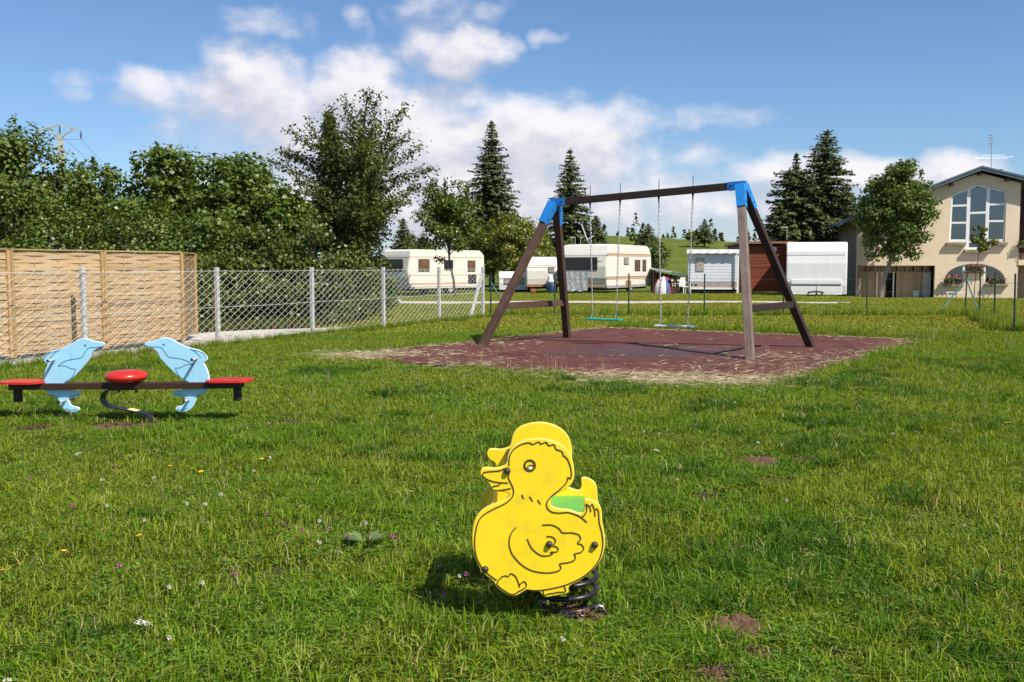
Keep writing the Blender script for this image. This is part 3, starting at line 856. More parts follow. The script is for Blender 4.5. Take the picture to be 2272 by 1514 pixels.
# ================================================================== duck spring rider
M['duck_yellow'] = simple('duck_yellow', (.90, .64, .018), .38, .05, 4, dirt=(.50, .36, .05), dirt_amt=.42, dirt_scale=14, bmp=.08, bscale=120, spec=.4, chips=(.42, .30, .06))
M['duck_edge'] = simple('duck_edge', (.84, .62, .10), .5, .06, 12, bmp=.05)
M['duck_line'] = simple('engraved_brown', (.060, .030, .008), .7, .3, 30, bmp=.1)
M['white_paint'] = simple('white_paint', (.8, .8, .76), .5, .05, 10, bmp=.05)
M['bolt_black'] = simple('bolt_cap', (.035, .028, .024), .45, .3, 40, bmp=.2)
M['seat_green'] = simple('seat_green', (.12, .40, .055), .45, .1, 8, bmp=.1)
M['spring_steel'] = simple('spring_steel', (.030, .028, .032), .33, .3, 15, dirt=(.12, .06, .03), dirt_amt=.5, dirt_scale=20, bmp=.15, metal=.5)
M['bare_steel'] = simple('galvanised_steel', (.42, .41, .40), .4, .2, 20, dirt=(.2, .12, .07), dirt_amt=.4, metal=.8, bmp=.1)

DN, DF = 3.83, 4.23                              # distance of the two side panels
def zt(x, y): return (860 + x / 2.52333, 880 + y / 2.52333)
def dk(pts):
    return [(p.x, p.z) for p in (at(*zt(x, y), DN) for x, y in pts)]
OUT = [(518, 424), (524, 408), (540, 396), (570, 396), (600, 399), (635, 392), (662, 374), (672, 330), (688, 292), (722, 261), (775, 241), (840, 232), (902, 240), (962, 263), (1007, 301),
       (1033, 350), (1044, 410), (1042, 458), (1028, 490), (998, 515), (950, 541), (921, 563), (911, 585), (914, 605), (932, 620), (970, 628), (1010, 631), (1048, 643), (1074, 652), (1094, 642), (1101, 612),
       (1098, 588), (1106, 574), (1132, 573), (1165, 588), (1186, 606), (1197, 640), (1201, 700), (1209, 740), (1217, 800), (1212, 852), (1195, 905), (1165, 950), (1130, 985), (1080, 1025), (1022, 1055),
       (1012, 1072), (1011, 1092), (998, 1101), (955, 1108), (905, 1118), (880, 1119), (864, 1106), (850, 1091), (825, 1085), (782, 1081), (758, 1090), (727, 1109), (692, 1113), (650, 1096), (612, 1066), (600, 1045),
       (585, 1025), (545, 995), (510, 950), (490, 900), (475, 840), (472, 780), (478, 720), (491, 680), (516, 645), (552, 618), (602, 597), (645, 580), (670, 565), (681, 549), (672, 536), (640, 531), (600, 530),
       (582, 518), (574, 495), (566, 482), (540, 465), (523, 445)]
LINES = [
    [(680, 384), (682, 340), (697, 305), (722, 280), (760, 261), (795, 256), (812, 265), (845, 251), (858, 263), (886, 253), (903, 271), (932, 267), (944, 292), (975, 304), (984, 326), (1005, 345), (1022, 385), (1029, 430), (1024, 456)],
    [(1024, 458), (1008, 450), (1001, 478), (962, 518), (916, 555), (892, 588), (894, 620), (920, 642), (960, 648), (1010, 645), (1060, 660), (1090, 678), (1115, 700)],
    [(680, 430), (677, 452), (690, 480), (703, 510), (705, 540), (690, 570), (650, 600), (590, 628), (532, 664), (506, 705), (493, 760), (488, 820), (498, 890), (521, 940), (560, 985), (612, 1024)],
    [(777, 1075), (830, 1081), (900, 1073), (990, 1052), (1080, 1012), (1140, 965), (1185, 905), (1204, 830), (1199, 760), (1184, 700), (1180, 640), (1168, 623)],
    [(618, 1030), (640, 1005), (660, 998), (675, 1003), (690, 986), (715, 1000), (730, 1030), (740, 1062)],
    [(738, 1050), (762, 1030), (777, 1045), (770, 1065), (735, 1085), (700, 1103), (660, 1086), (617, 1052), (618, 1030)],
    [(1085, 672), (1105, 655), (1115, 625), (1112, 597), (1130, 612), (1145, 600), (1158, 630), (1168, 622)],
    [(1132, 612), (1137, 642)], [(1158, 630), (1161, 667)],
    [(872, 1076), (876, 1106), (905, 1098), (930, 1096), (950, 1090), (996, 1086), (986, 1053)],
    [(718, 728), (691, 765), (681, 810), (690, 860), (715, 900), (755, 940), (810, 970), (880, 982), (930, 978), (963, 967), (970, 950), (964, 931), (1010, 925), (1045, 911), (1051, 892), (1045, 876), (1080, 868), (1097, 846), (1086, 825), (1062, 816), (1080, 795), (1070, 770), (1030, 758), (980, 758), (960, 735), (920, 715), (865, 715)],
    [(783, 792), (795, 825), (820, 858), (860, 885), (898, 886), (924, 876), (912, 866), (944, 865), (955, 850), (945, 836), (928, 832), (940, 805), (925, 783), (890, 778)],
    [(655, 398), (635, 410), (605, 414), (560, 418), (538, 424), (534, 440), (558, 460), (610, 476), (674, 480)],
    [(632, 482), (622, 493), (592, 500), (584, 512), (604, 523), (650, 518), (690, 511)],
    [(752, 546), (762, 568)], [(795, 556), (812, 582)], [(840, 574), (856, 599)]]
BOLTS = [(670, 412), (905, 822), (1158, 825), (547, 962)]
duck = thing('duck_spring_rider', 'yellow duck spring rider with brown engraved outlines on a black coil spring', 'spring rider', (at(1195, 1200, DN).x, (DN + DF) / 2, 0))
dx0 = duck.location.x
outline = [(p[0] - dx0, p[1]) for p in catmull([Vector((*q, 0)) for q in dk(OUT)], True, 3)]
pm = plate_mesh('side_panel', [outline], .022, .0035)
pm.materials.append(M['duck_yellow']); pm.materials.append(M['duck_edge'])
pm.polygons.foreach_set('material_index', [0 if abs(p.normal.y) > .95 else 1 for p in pm.polygons])
def duck_panel(y, front, shift):
    o = link('side_panel', pm, None, duck); o.location = (shift, y - duck.location.y, 0)
    sy = -1 if front else 1
    for L in LINES:
        mb = MB(); q = catmull([Vector((*p, 0)) for p in dk(L)], False, 4)
        ribbon(mb, [(p.x - dx0, p.y) for p in q], .0043, (-.0135 if front else .0120), .0016)
        mb.build('engraved_line', M['duck_line'], o)
    mb = MB(); e = [(796 + 29 * math.cos(a) + 5 * math.sin(a), 383 + 29 * math.sin(a) - 5 * math.cos(a)) for a in np.linspace(0, 6.283, 21)]
    ribbon(mb, [(p[0] - dx0, p[1]) for p in dk(e)], .0075, (-.0136 if front else .0121), .0016)
    mb.build('eye_ring', M['duck_line'], o)
    e = [(782, 400), (786, 388), (797, 380), (810, 381), (817, 388)]
    mb = MB(); ribbon(mb, [(p[0] - dx0, p[1]) for p in dk(e)], .004, (-.0138 if front else .0122), .0016); mb.build('engraved_line', M['duck_line'], o)
    c = dk([(799, 397)])[0]; mb = MB()
    mb.tube([(c[0] - dx0, -.0112 * (1 if front else -1), c[1]), (c[0] - dx0, -.0142 * (1 if front else -1), c[1])], .0062, 14); mb.build('eye_highlight', M['white_paint'], o)
    for (bx, by) in BOLTS:
        c = dk([(bx, by)])[0]; x, z = c[0] - dx0, c[1]; mb = MB(); k = 1 if front else -1
        prof = [(0, .017), (.006, .017), (.012, .014), (.016, .008)]
        pts = [(x, -.009 * k, z), (x, -.019 * k, z), (x, -.026 * k, z), (x, -.029 * k, z)]
        mb.tube(pts, [.0135, .0135, .010, .004], 12); mb.build('bolt', M['bolt_black'], o, smooth=True)
    return o
duck_panel(DN, True, 0); duck_panel(DF, False, .016)
# seat board, chest board, cross bars between the panels
ry = DN - duck.location.y
z_seat = dk([(1000, 640)])[0][1] - .04; xs0 = dk([(900, 640)])[0][0] - dx0; xs1 = dk([(1110, 640)])[0][0] - dx0
mb = MB(); mb.box(((xs0 + xs1) / 2 + .01, 0.005, z_seat), (xs1 - xs0 + .03, DF - DN - .03, .02), bevel=.005); mb.build('seat', M['seat_green'], duck)
a = dk([(585, 612)])[0]; b = dk([(497, 730)])[0]
mb = MB(); mb.bar((a[0] - dx0 + .012, .005, a[1] + .02), (b[0] - dx0 + .018, .005, b[1] - .05), DF - DN - .03, .018, up=(1, 0, 0)); mb.build('chest_board', M['duck_yellow'], duck)
mb = MB(); c = dk([(905, 900)])[0]
mb.box((c[0] - dx0 + .0, .005, dk([(905, 965)])[0][1]), (.24, DF - DN - .03, .03), bevel=.004); mb.build('base_board', M['duck_yellow'], duck)
for (bx, by) in ((670, 412), (905, 822)):
    c = dk([(bx, by)])[0]; mb = MB(); mb.tube([(c[0] - dx0, -.19, c[1]), (c[0] - dx0 + .008, .20, c[1])], .013, 10)
    mb.build('handle_bar' if by < 500 else 'foot_bar', M['bolt_black'], duck, smooth=True)
sc_ = G(1264, 1358); SX, SY = sc_.x - duck.location.x, sc_.y - duck.location.y
mb = MB(); turns, z0, z1, n = 4.4, .03, dk([(905, 965)])[0][1] - .02, 170
mb.tube([(SX + .110 * math.cos(2*math.pi*turns*i/n + .3), SY + .110 * math.sin(2*math.pi*turns*i/n + .3), z0 + (z1 - z0) * (max(0, i/n - .13) / .87)) for i in range(n + 1)], .0112, 10)
mb.build('coil_spring', M['spring_steel'], duck, smooth=True)
mb = MB(); mb.tube([(SX + .128 * math.cos(a), SY + .128 * math.sin(a), .024) for a in np.linspace(0, 6.283, 29)[:-1]], .013, 8, closed=True); mb.build('ground_ring', M['spring_steel'], duck, smooth=True)
for s_, ang_ in ((1, -.18), (-1, -.05)):
    cx, cy = SX + s_ * .118, SY + ang_ * .4
    mb = MB(); mb.tube([(cx - .02, cy, -.02), (cx - .02, cy, .03), (cx - .014, cy, .046), (cx, cy, .052), (cx + .014, cy, .046), (cx + .02, cy, .03), (cx + .02, cy, -.02)], .008, 8)
    mb.build('clamp', M['bare_steel'], duck, smooth=True)
rr_ = np.random.default_rng(12); n = 700
a = rr_.uniform(0, 6.28, n); q = np.sqrt(rr_.random(n)) * .15
Cn = np.stack([sc_.x + np.cos(a) * q, sc_.y + np.sin(a) * q, .01 + (.1 - q) * .35 * rr_.random(n)], -1)
v, f = leaves_np(Cn, rr_.normal(0, .5, (n, 3)) + [0, 0, 1], rr_.uniform(.02, .07, n), .004, rr_)
M['dead_grass'] = leaf_mat('dead_grass', [(.16, .085, .035), (.25, .14, .06), (.34, .21, .09)], .15)
tag(link('dead_grass', np_mesh('dead_grass', v, f), M['dead_grass']), 'brown dead grass caught inside the coil spring', 'dead grass', kind='stuff')

# ================================================================== dolphin seesaw
M['dolphin'] = simple('dolphin_blue', (.36, .66, .84), .42, .06, 3, dirt=(.24, .42, .54), dirt_amt=.4, dirt_scale=6, bmp=.06, spec=.4, chips=(.30, .40, .44))
M['dolphin_edge'] = simple('dolphin_edge', (.60, .78, .86), .5, .06, 12, bmp=.05)
M['dolphin_line'] = simple('dolphin_groove', (.055, .20, .34), .6, .2, 20, bmp=.1)
M['ss_red'] = simple('seesaw_red', (.55, .022, .012), .3, .08, 3, dirt=(.35, .05, .03), dirt_amt=.3, bmp=.03, spec=.5, chips=(.55, .22, .16))
M['ss_brown'] = wood('seesaw_beam', (.035, .016, .010), (.075, .034, .020), .55, (3, 40, 40))
M['rubber_black'] = simple('rubber_block', (.022, .017, .015), .8, .3, 20, bmp=.3)
M['peg'] = simple('peg_grey', (.45, .45, .42), .5, .1, 20, bmp=.05)
M['peg_end'] = simple('peg_end', (.02, .02, .022), .6, .2, 20, bmp=.05)
M['sticker'] = simple('pale_sticker', (.72, .62, .30), .5, .1, 30, bmp=0)
SD = 9.02
def z2(x, y): return (x / 3.66452, 700 + y / 3.66452)
sc0 = at(*z2(1030, 560), SD)
ss = thing('dolphin_seesaw', 'seesaw with two pale blue dolphins, red seats and a bent steel spring foot', 'seesaw', (sc0.x, SD, 0), RAD(-3.2))
def sk(pts): return [(p.x - sc0.x, p.z) for p in (at(*z2(x, y), SD) for x, y in pts)]
TILT = .0255
bz = sc0.z                                        # beam height at its middle
def tilt(o):
    o.rotation_euler = (0, -TILT * .55, 0); o.location = (0, 0, 0)
    o.location = Vector((0, 0, bz)) - Matrix.Rotation(-TILT * .55, 3, 'Y') @ Vector((0, 0, bz))
    return o
DOL = [(852, 236), (846, 221), (820, 215), (772, 208), (738, 196), (702, 185), (660, 185), (620, 199), (580, 224), (530, 250), (480, 268), (430, 280), (392, 296), (360, 322), (343, 350), (346, 368), (362, 382), (374, 392), (360, 425), (346, 468), (339, 520), (345, 575),
       (365, 620), (400, 645), (450, 660), (462, 692), (482, 732), (512, 766), (552, 783), (600, 786), (630, 772), (636, 756), (615, 741), (582, 735), (561, 719), (551, 697), (548, 672), (600, 660), (648, 648), (652, 630), (620, 612), (560, 605), (510, 590), (497, 562),
       (530, 532), (590, 500), (640, 452), (690, 400), (730, 350), (751, 303), (772, 281), (802, 263), (840, 251)]
DLN = [[(838, 252), (780, 258), (720, 262), (690, 300), (660, 340), (600, 350), (540, 362), (490, 385), (465, 405)], [(465, 408), (505, 402), (540, 412), (570, 428), (610, 430)], [(610, 432), (598, 470), (560, 520), (505, 556)],
       [(480, 275), (440, 300), (410, 330), (395, 350)], [(345, 350), (365, 318), (400, 298), (455, 284)], [(685, 238), (700, 236), (698, 246), (686, 246)], [(380, 640), (430, 650), (470, 668)], [(640, 640), (590, 650), (545, 660)], [(620, 765), (570, 770), (525, 750)]]
def dolphin(mirror):
    sgn = -1 if mirror else 1
    c2 = [(p.x, p.y) for p in catmull([Vector((*q, 0)) for q in sk(DOL)], True, 3)]
    dz = .014 * 0
    L = [(sgn * p[0], p[1]) for p in c2]
    if mirror: L = L[::-1]
    me = plate_mesh('dolphin', [L], .024, .004); me.materials.append(M['dolphin']); me.materials.append(M['dolphin_edge'])
    me.polygons.foreach_set('material_index', [0 if abs(p.normal.y) > .95 else 1 for p in me.polygons])
    o = link('dolphin', me, None, ss); tilt(o)
    for Ln in DLN:
        q = catmull([Vector((*p, 0)) for p in sk(Ln)], False, 4)
        mb = MB(); ribbon(mb, [(sgn * p.x, p.y) for p in q], .0065, -.0140, .0018); mb.build('groove', M['dolphin_line'], o)
    for nm, (bx, by) in (('hand_peg', (432, 356)), ('foot_peg', (520, 688))):
        c = sk([(bx, by)])[0]; x, z = sgn * c[0], c[1]
        for k in (-1, 1):
            mb = MB(); mb.tube([(x, k * .010, z), (x, k * .125, z)], .0125, 10); pg = mb.build(nm, M['peg'], o, smooth=True)
            mb = MB(); mb.tube([(x, k * .124, z), (x, k * .129, z)], .0135, 10); mb.build('peg_cap', M['peg_end'], pg)
    return o
dolphin(False); dolphin(True)
bx0, bx1 = -1.085, 1.075
for k in (-1, 1):
    mb = MB(); mb.bar((bx0, k * .036, bz - .012), (bx1, k * .036, bz - .012), .044, .056, bevel=.004); tilt(mb.build('beam', M['ss_brown'], ss))
def seat(sgn):
    xc = sgn * .965; mb = MB(); n = 28; L = []
    for i in range(n):
        a = 2 * math.pi * i / n; ca, sa = math.cos(a), math.sin(a)
        L.append((xc + .205 * math.copysign(abs(ca) ** .5, ca), .145 * math.copysign(abs(sa) ** .5, sa)))
    vs_ = [(x, y, bz + .020) for x, y in L] + [(x, y, bz + .037) for x, y in L] + [(xc + (x - xc) * .95, y * .94, bz + .042) for x, y in L]
    fs = [tuple(range(n - 1, -1, -1)), tuple(range(2*n, 3*n))] + [(k*n + i, k*n + (i+1) % n, (k+1)*n + (i+1) % n, (k+1)*n + i) for k in (0, 1) for i in range(n)]
    mb.add(vs_, fs); return tilt(mb.build('seat', M['ss_red'], ss))
seat(-1); seat(1)
prof = [(0.001, -.058)] + [(.188 * math.sin(a) ** .6, -.058 * math.cos(a) + .0) for a in np.linspace(.12, 3.02, 16)] + [(0.001, .058)]
mb = MB(); mb.lathe(prof, (0, 0, bz + .072), 36); tilt(mb.build('middle_seat', M['ss_red'], ss, smooth=True))
for sgn in (-1, 1):
    mb = MB(); x = sgn * 1.03
    mb.box((x, 0, bz - .098), (.066, .06, .12), bevel=.012); tilt(mb.build('end_buffer', M['rubber_black'], ss))
sp = [(1115, 597), (1040, 599), (960, 600), (895, 606), (855, 625), (834, 658), (836, 695), (858, 725), (900, 742), (950, 752), (1060, 770), (1150, 788), (1195, 800), (1222, 822), (1236, 850), (1242, 905)]
q = catmull([Vector((*p, 0)) for p in sk(sp)], False, 3); mb = MB(); n = len(q)
vs_, fs = [], []
for i, p in enumerate(q):
    t = (q[min(i+1, n-1)] - q[max(i-1, 0)]).normalized(); nn = Vector((-t.y, t.x, 0)) * .0065
    for (sy, k) in ((-.045, 1), (.045, 1), (.045, -1), (-.045, -1)): vs_.append((p.x + nn.x * k, sy, p.y + nn.y * k))
for i in range(n - 1):
    for k in range(4): fs.append((4*i + k, 4*i + (k+1) % 4, 4*(i+1) + (k+1) % 4, 4*(i+1) + k))
fs += [(0, 1, 2, 3), (4*n-1, 4*n-2, 4*n-3, 4*n-4)]
mb.add(vs_, fs); sp_o = mb.build('spring_band', M['spring_steel'], ss)
a, b = sk([(1052, 768), (1128, 783)]); mb = MB(); mb.bar((a[0], 0, a[1] + .010), (b[0], 0, b[1] + .010), .088, .003); mb.build('sticker', M['sticker'], sp_o)
for bx in (965, 1110):
    c = sk([(bx, 612)])[0]; mb = MB(); mb.tube([(c[0], 0, c[1] + .012), (c[0], 0, c[1] - .02)], .012, 6); mb.build('bolt', M['bolt_black'], ss)

# ================================================================== double swing
M['swing_wood'] = wood('swing_timber', (.042, .022, .014), (.105, .056, .034), .7, (14, 14, 1.6), grey=(.19, .135, .11), grey_amt=.35)
M['swing_grey'] = wood('weathered_timber', (.085, .055, .042), (.23, .17, .135), .75, (18, 18, 1.2), grey=(.30, .24, .20), grey_amt=.6)
M['swing_dark'] = wood('dark_timber', (.022, .014, .010), (.055, .034, .024), .7, (14, 14, 1.6))
M['bracket_blue'] = simple('bracket_blue', (.018, .20, .56), .4, .1, 6, dirt=(.02, .10, .26), dirt_amt=.4, dirt_scale=9, bmp=.06, spec=.45)
M['chain'] = simple('galvanised_chain', (.50, .50, .48), .35, .2, 40, metal=.75, bmp=.1)
M['hanger'] = simple('hanger_dark', (.03, .03, .03), .5, .3, 30, metal=.4, bmp=.1)
M['seat_teal'] = simple('seat_teal', (.015, .36, .22), .45, .1, 12, bmp=.1)
M['seat_white'] = simple('seat_white', (.62, .60, .52), .5, .1, 12, dirt=(.3, .3, .28), dirt_amt=.4, bmp=.1)
M['seat_cap'] = simple('seat_cap', (.16, .25, .28), .5, .1, 12, bmp=.1)
RF, RR, LF, LR = G(1665, 803), G(1802, 774), G(1066, 772), G(1259, 753)
BH = 2.70                                         # beam axis height
RAp = Vector((3.80, 16.52, 2.775)); LAp = Vector((.78, 18.26, 2.60))
bd = (RAp - LAp).normalized()
sw_o = (RAp + LAp) / 2; sw_o.z = 0
swing = thing('timber_swing', 'brown timber A-frame for two swings with blue metal corner brackets', 'swing frame', sw_o)
def rel(p): return Vector(p) - sw_o
def leg(foot, apex, mat, nm='leg'):
    mb = MB(); a = rel(apex); b = rel(foot) + Vector((0, 0, .0)); t = (b - a).normalized()
    L = (b - a).length
    # a prism with vertical planes square to the mat; the foot is cut level
    up = Vector((0, 0, 1)); xd = bd.cross(up).normalized()
    prof = [(-.06, -.06), (.06, -.06), (.06, .06), (-.06, .06)]
    o = link(nm, None if False else bpy.data.meshes.new(nm), None, swing)
    frame_z = -t; fx_ = bd - frame_z * bd.dot(frame_z); fx_.normalize(); fy_ = frame_z.cross(fx_)
    mb.box((0, 0, L / 2), (.125, .125, L), bevel=.008)
    o.data = mb.mesh(nm); o.data.materials.append(mat)
    o.matrix_local = Matrix(((fx_.x, fy_.x, frame_z.x, b.x), (fx_.y, fy_.y, frame_z.y, b.y), (fx_.z, fy_.z, frame_z.z, b.z - .03), (0, 0, 0, 1)))
    return o
xd = bd.cross(Vector((0, 0, 1))).normalized()
if xd.y > 0: xd = -xd                            # towards the camera side
ap = lambda P, s_: P + xd * (.075 * s_) - Vector((0, 0, .03))
leg(RF, ap(RAp, 1), M['swing_grey']); leg(RR, ap(RAp, -1), M['swing_dark'])
leg(LF, ap(LAp, 1), M['swing_wood']); leg(LR, ap(LAp, -1), M['swing_wood'])
mb = MB(); a, b = rel(LAp - bd * .06), rel(RAp + bd * .06); Lb = (b - a).length
bm_o = bpy.data.objects.new('beam', bpy.data.meshes.new('beam')); COL.objects.link(bm_o); bm_o.parent = swing
mb.box((0, 0, 0), (.12, .12, Lb), bevel=.006); bm_o.data = mb.mesh('beam'); bm_o.data.materials.append(M['swing_dark'])
up = Vector((0, 0, 1)); yv = bd.cross(up)
up = (up - bd * up.dot(bd)).normalized(); yv = bd.cross(up)
bm_o.matrix_local = Matrix(((up.x, yv.x, bd.x, (a.x+b.x)/2), (up.y, yv.y, bd.y, (a.y+b.y)/2), (up.z, yv.z, bd.z, (a.z+b.z)/2), (0, 0, 0, 1)))
def lerp(p, q, t): return Vector(p) * (1 - t) + Vector(q) * t
for (f1, f2, A, mat) in ((RF, RR, RAp, M['swing_grey']), (LF, LR, LAp, M['swing_wood'])):
    t = .715
    p, q = lerp(ap(A, 1), f1, t), lerp(ap(A, -1), f2, t)
    mb = MB(); mb.bar(rel(p), rel(q), .07, .115, bevel=.004); mb.build('cross_bar', mat if A is LAp else M['swing_dark'], swing)
def bracket(A, fF, fR, sgn):
    """folded blue steel shoe: a sleeve round the beam end and two round the leg tops"""
    p = rel(A); mb = MB()
    mb.bar(p - bd * sgn * .235, p + bd * sgn * .068, .136, .136, bevel=.003)
    o = mb.build('bracket', M['bracket_blue'], swing)
    for (f_, s_) in ((fF, 1), (fR, -1)):
        a_ = ap(A, s_); d_ = (f_ - a_).normalized(); mb = MB()
        x_ = bd - d_ * bd.dot(d_); x_.normalize(); y_ = d_.cross(x_)
        a2 = rel(a_) - d_ * .02; b2 = rel(a_) + d_ * .40
        vs_ = []
        for (c_, w_) in ((a2, .078), (b2, .0695)):
            for (i, j) in ((-1, -1), (1, -1), (1, 1), (-1, 1)): vs_.append(c_ + x_ * i * w_ + y_ * j * w_)
        mb.add(vs_, [(0, 1, 2, 3), (7, 6, 5, 4), (0, 4, 5, 1), (1, 5, 6, 2), (2, 6, 7, 3), (3, 7, 4, 0)])
        mb.build('leg_sleeve', M['bracket_blue'], o)
        for k in (.12, .30):
            c_ = rel(a_) + d_ * k
            for w in (-1, 1):
                mb = MB(); e = c_ + x_ * w * .082; mb.tube([e - x_ * w * .012, e], .013, 6); mb.build('bolt', M['hanger'], o)
    mb = MB(); c_ = p - bd * sgn * .17; mb.tube([c_ + xd * .066, c_ + xd * .078], .014, 8); mb.build('bolt', M['hanger'], o)
bracket(RAp, RF, RR, 1); bracket(LAp, LF, LR, -1)

def on_beam(px):
    """point of the beam axis seen at photo column px"""
    k = (px - CX) / F_PX; t = (k * LAp.y - LAp.x) / (bd.x - k * bd.y); return LAp + bd * t
link_me = None
def chain_mesh(length):
    n = int(length / .036); mb = MB(); pit = length / n
    for i in range(n):
        z = -(i + .5) * pit; a = (i % 2) * math.pi / 2 + .5
        ca, sa = math.cos(a), math.sin(a); L = pit * .5 + .006; W = .0115
        loop = [(W * math.cos(t), (L - W) * (1 if math.sin(t) >= 0 else -1) + W * math.sin(t)) for t in np.linspace(0, 2*math.pi, 11)[:-1]]
        mb.tube([(x * ca, x * sa, z + w) for x, w in loop], .0048, 4, closed=True)
    return mb.mesh('chain')
def swing_seat(name, label, pxs, seat_pxs, seat_py, mat, capmat):
    A0, A1 = on_beam(pxs[0]), on_beam(pxs[1]); mid = (A0 + A1) / 2
    sz = at((seat_pxs[0] + seat_pxs[1]) / 2, seat_py, mid.y).z
    r_ = thing(name, label, 'swing', (mid.x, mid.y, sz), math.atan2(bd.y, bd.x))
    half = (A1 - A0).length / 2; sh = half * .80
    mb = MB(); mb.box((0, 0, 0), (sh * 2 + .16, .17, .032), bevel=.010); st = mb.build('seat', mat, r_)
    for s_ in (-1, 1):
        mb = MB(); mb.box((s_ * (sh + .055), 0, .002), (.075, .176, .036), bevel=.006); mb.build('seat_end', capmat if s_ > 0 else mat, st)
        top = Vector((s_ * half, 0, (A0 if s_ < 0 else A1).z - .06 - sz)); bot = Vector((s_ * sh, 0, .13)); d = bot - top
        h0 = top + d.normalized() * .10
        mb = MB(); mb.tube([top + Vector((0, 0, .01)), top - Vector((0, 0, .035)), top - Vector((0, 0, .05)), h0], [.020, .020, .012, .013], 8); mb.build('hanger', M['hanger'], r_, smooth=True)
        mb = MB(); mb.tube([top + Vector((0, 0, .115)), top + Vector((0, 0, .30))], .006, 6); mb.build('spike_rod', M['hanger'], r_)
        cm = chain_mesh((bot - h0).length); ch = link('chain', cm, M['chain'], r_)
        ch.location = h0; ch.rotation_euler = Vector((0, 0, -1)).rotation_difference(d.normalized()).to_euler()
        for k in (-1, 1):
            mb = MB(); mb.tube([bot, (s_ * sh, k * .06, .012)], .006, 6); mb.build('seat_link', M['chain'], r_)
    return r_
swing_seat('hanging_swing', 'teal green swing seat hanging on two metal chains', (1308, 1374), (1316, 1372), 709, M['seat_teal'], M['seat_teal'])
swing_seat('hanging_swing', 'pale swing seat with a grey end hanging on two metal chains', (1459, 1534), (1466, 1530), 724, M['seat_white'], M['seat_cap'])
# ================================================================== chain-link fence with concrete posts
M['concrete'] = simple('post_concrete', (.47, .455, .44), .9, .2, 10, dirt=(.30, .28, .24), dirt_amt=.5, dirt_scale=8, bmp=.4, bscale=70, spec=.2)
M['plinth'] = simple('plinth_concrete', (.30, .275, .24), .95, .3, 5, dirt=(.12, .105, .085), dirt_amt=.8, dirt_scale=4, bmp=.6, bscale=40, spec=.1, coord='w')
M['wire'] = simple('galvanised_wire', (.62, .59, .53), .5, .15, 30, metal=.0, bmp=0, spec=.5)
M['green_wire'] = simple('green_wire', (.03, .09, .055), .5, .15, 30, bmp=0)
M['green_post'] = simple('green_post', (.012, .045, .028), .5, .25, 14, dirt=(.05, .06, .04), dirt_amt=.5, bmp=.1)
M['green_brace'] = simple('green_brace', (.06, .17, .14), .5, .2, 14, dirt=(.12, .18, .15), dirt_amt=.5, bmp=.1)
FL = (FB - FA).length
FH = 1.37
fence = thing('chain_link_fence', 'silver chain-link fence on white concrete posts beside the woven panels', 'fence', fpt(0))
def frel(s, off=0, z=0): return fpt(s, off, z) - Vector(fence.location)
post_s = []
for px in (190, 487, 697, 855, 978, 1075):
    k = (px - CX) / F_PX; s = (k * FA.y - FA.x) / (FD.x - k * FD.y); post_s.append(s)
post_s = [post_s[0] - 3.1] + post_s
fang = math.atan2(FD.y, FD.x)
for i, s in enumerate(post_s):
    mb = MB(); mb.box((0, 0, FH / 2 + .02), (.072, .072, FH + .06), bevel=.008)
    o = mb.build('post', M['concrete'], fence); o.location = frel(s, .05); o.rotation_euler = (0, 0, fang)
mb = MB(); e = post_s[-1]; mb.bar(frel(e - .05, .05, 1.22), frel(e - .85, .02, .02), .07, .07, bevel=.006); mb.build('brace', M['concrete'], fence)
# the mesh: every wire zig-zags and hooks its neighbours
W_, HZ = .108, .064
s0, s1 = post_s[0] - .2, post_s[-1]
ncol = int((s1 - s0) / W_); nrow = int((FH - .07) / HZ)
segs = []
ii, kk = np.meshgrid(np.arange(ncol), np.arange(nrow), indexing='ij')
pa = np.stack([s0 + (ii + (kk + ii) % 2) * W_, .06 + kk * HZ], -1).reshape(-1, 2)
pb = np.stack([s0 + (ii + (kk + 1 + ii) % 2) * W_, .06 + (kk + 1) * HZ], -1).reshape(-1, 2)
ta = np.stack([s0 + (np.arange(ncol) + (nrow + np.arange(ncol)) % 2) * W_, np.full(ncol, .06 + nrow * HZ)], -1)
tb = ta + np.stack([np.random.default_rng(1).normal(0, .006, ncol), np.random.default_rng(2).uniform(.025, .055, ncol)], -1)
A_, B_ = np.concatenate([pa, ta]), np.concatenate([pb, tb])
def to3(P, off):
    b = .012 * np.sin(P[:, 0] * 1.7) + .006 * np.sin(P[:, 1] * 5)
    return np.stack([FD.x * P[:, 0] + FN.x * (off + b), FD.y * P[:, 0] + FN.y * (off + b), P[:, 1]], -1)
A3, B3 = to3(A_, -.004), to3(B_, .004)
t = B3 - A3; t /= np.linalg.norm(t, axis=1, keepdims=True)
nrm = np.array([FN.x, FN.y, 0.0]); side = np.cross(t, nrm); side /= np.linalg.norm(side, axis=1, keepdims=True)
WR = np.concatenate([np.where(pb[:, 0] > pa[:, 0], .0036, .0025), np.full(ncol, .003)])[:, None]  # rising diagonals drawn thicker so that set looks sunlit and brighter
offs = [side * WR, -side * WR * .5 + nrm * WR * .87, -side * WR * .5 - nrm * WR * .87]
Vv = np.stack([A3 + q for q in offs] + [B3 + q for q in offs], 1).reshape(-1, 3)
bi = (np.arange(len(A3)) * 6)[:, None]
Fv = np.concatenate([bi + np.array(f) for f in ([0, 1, 4, 3], [1, 2, 5, 4], [2, 0, 3, 5])])
link('wire_mesh', np_mesh('wire_mesh', Vv, Fv), M['wire'], fence)
for z in (.12, .70, FH - .02):
    mb = MB(); n = 24
    mb.tube([frel(s0 + (s1 - s0) * i / n, .0, z - .006 * math.sin(i * 1.3)) for i in range(n + 1)], .0042, 5); mb.build('tension_wire', M['wire'], fence)
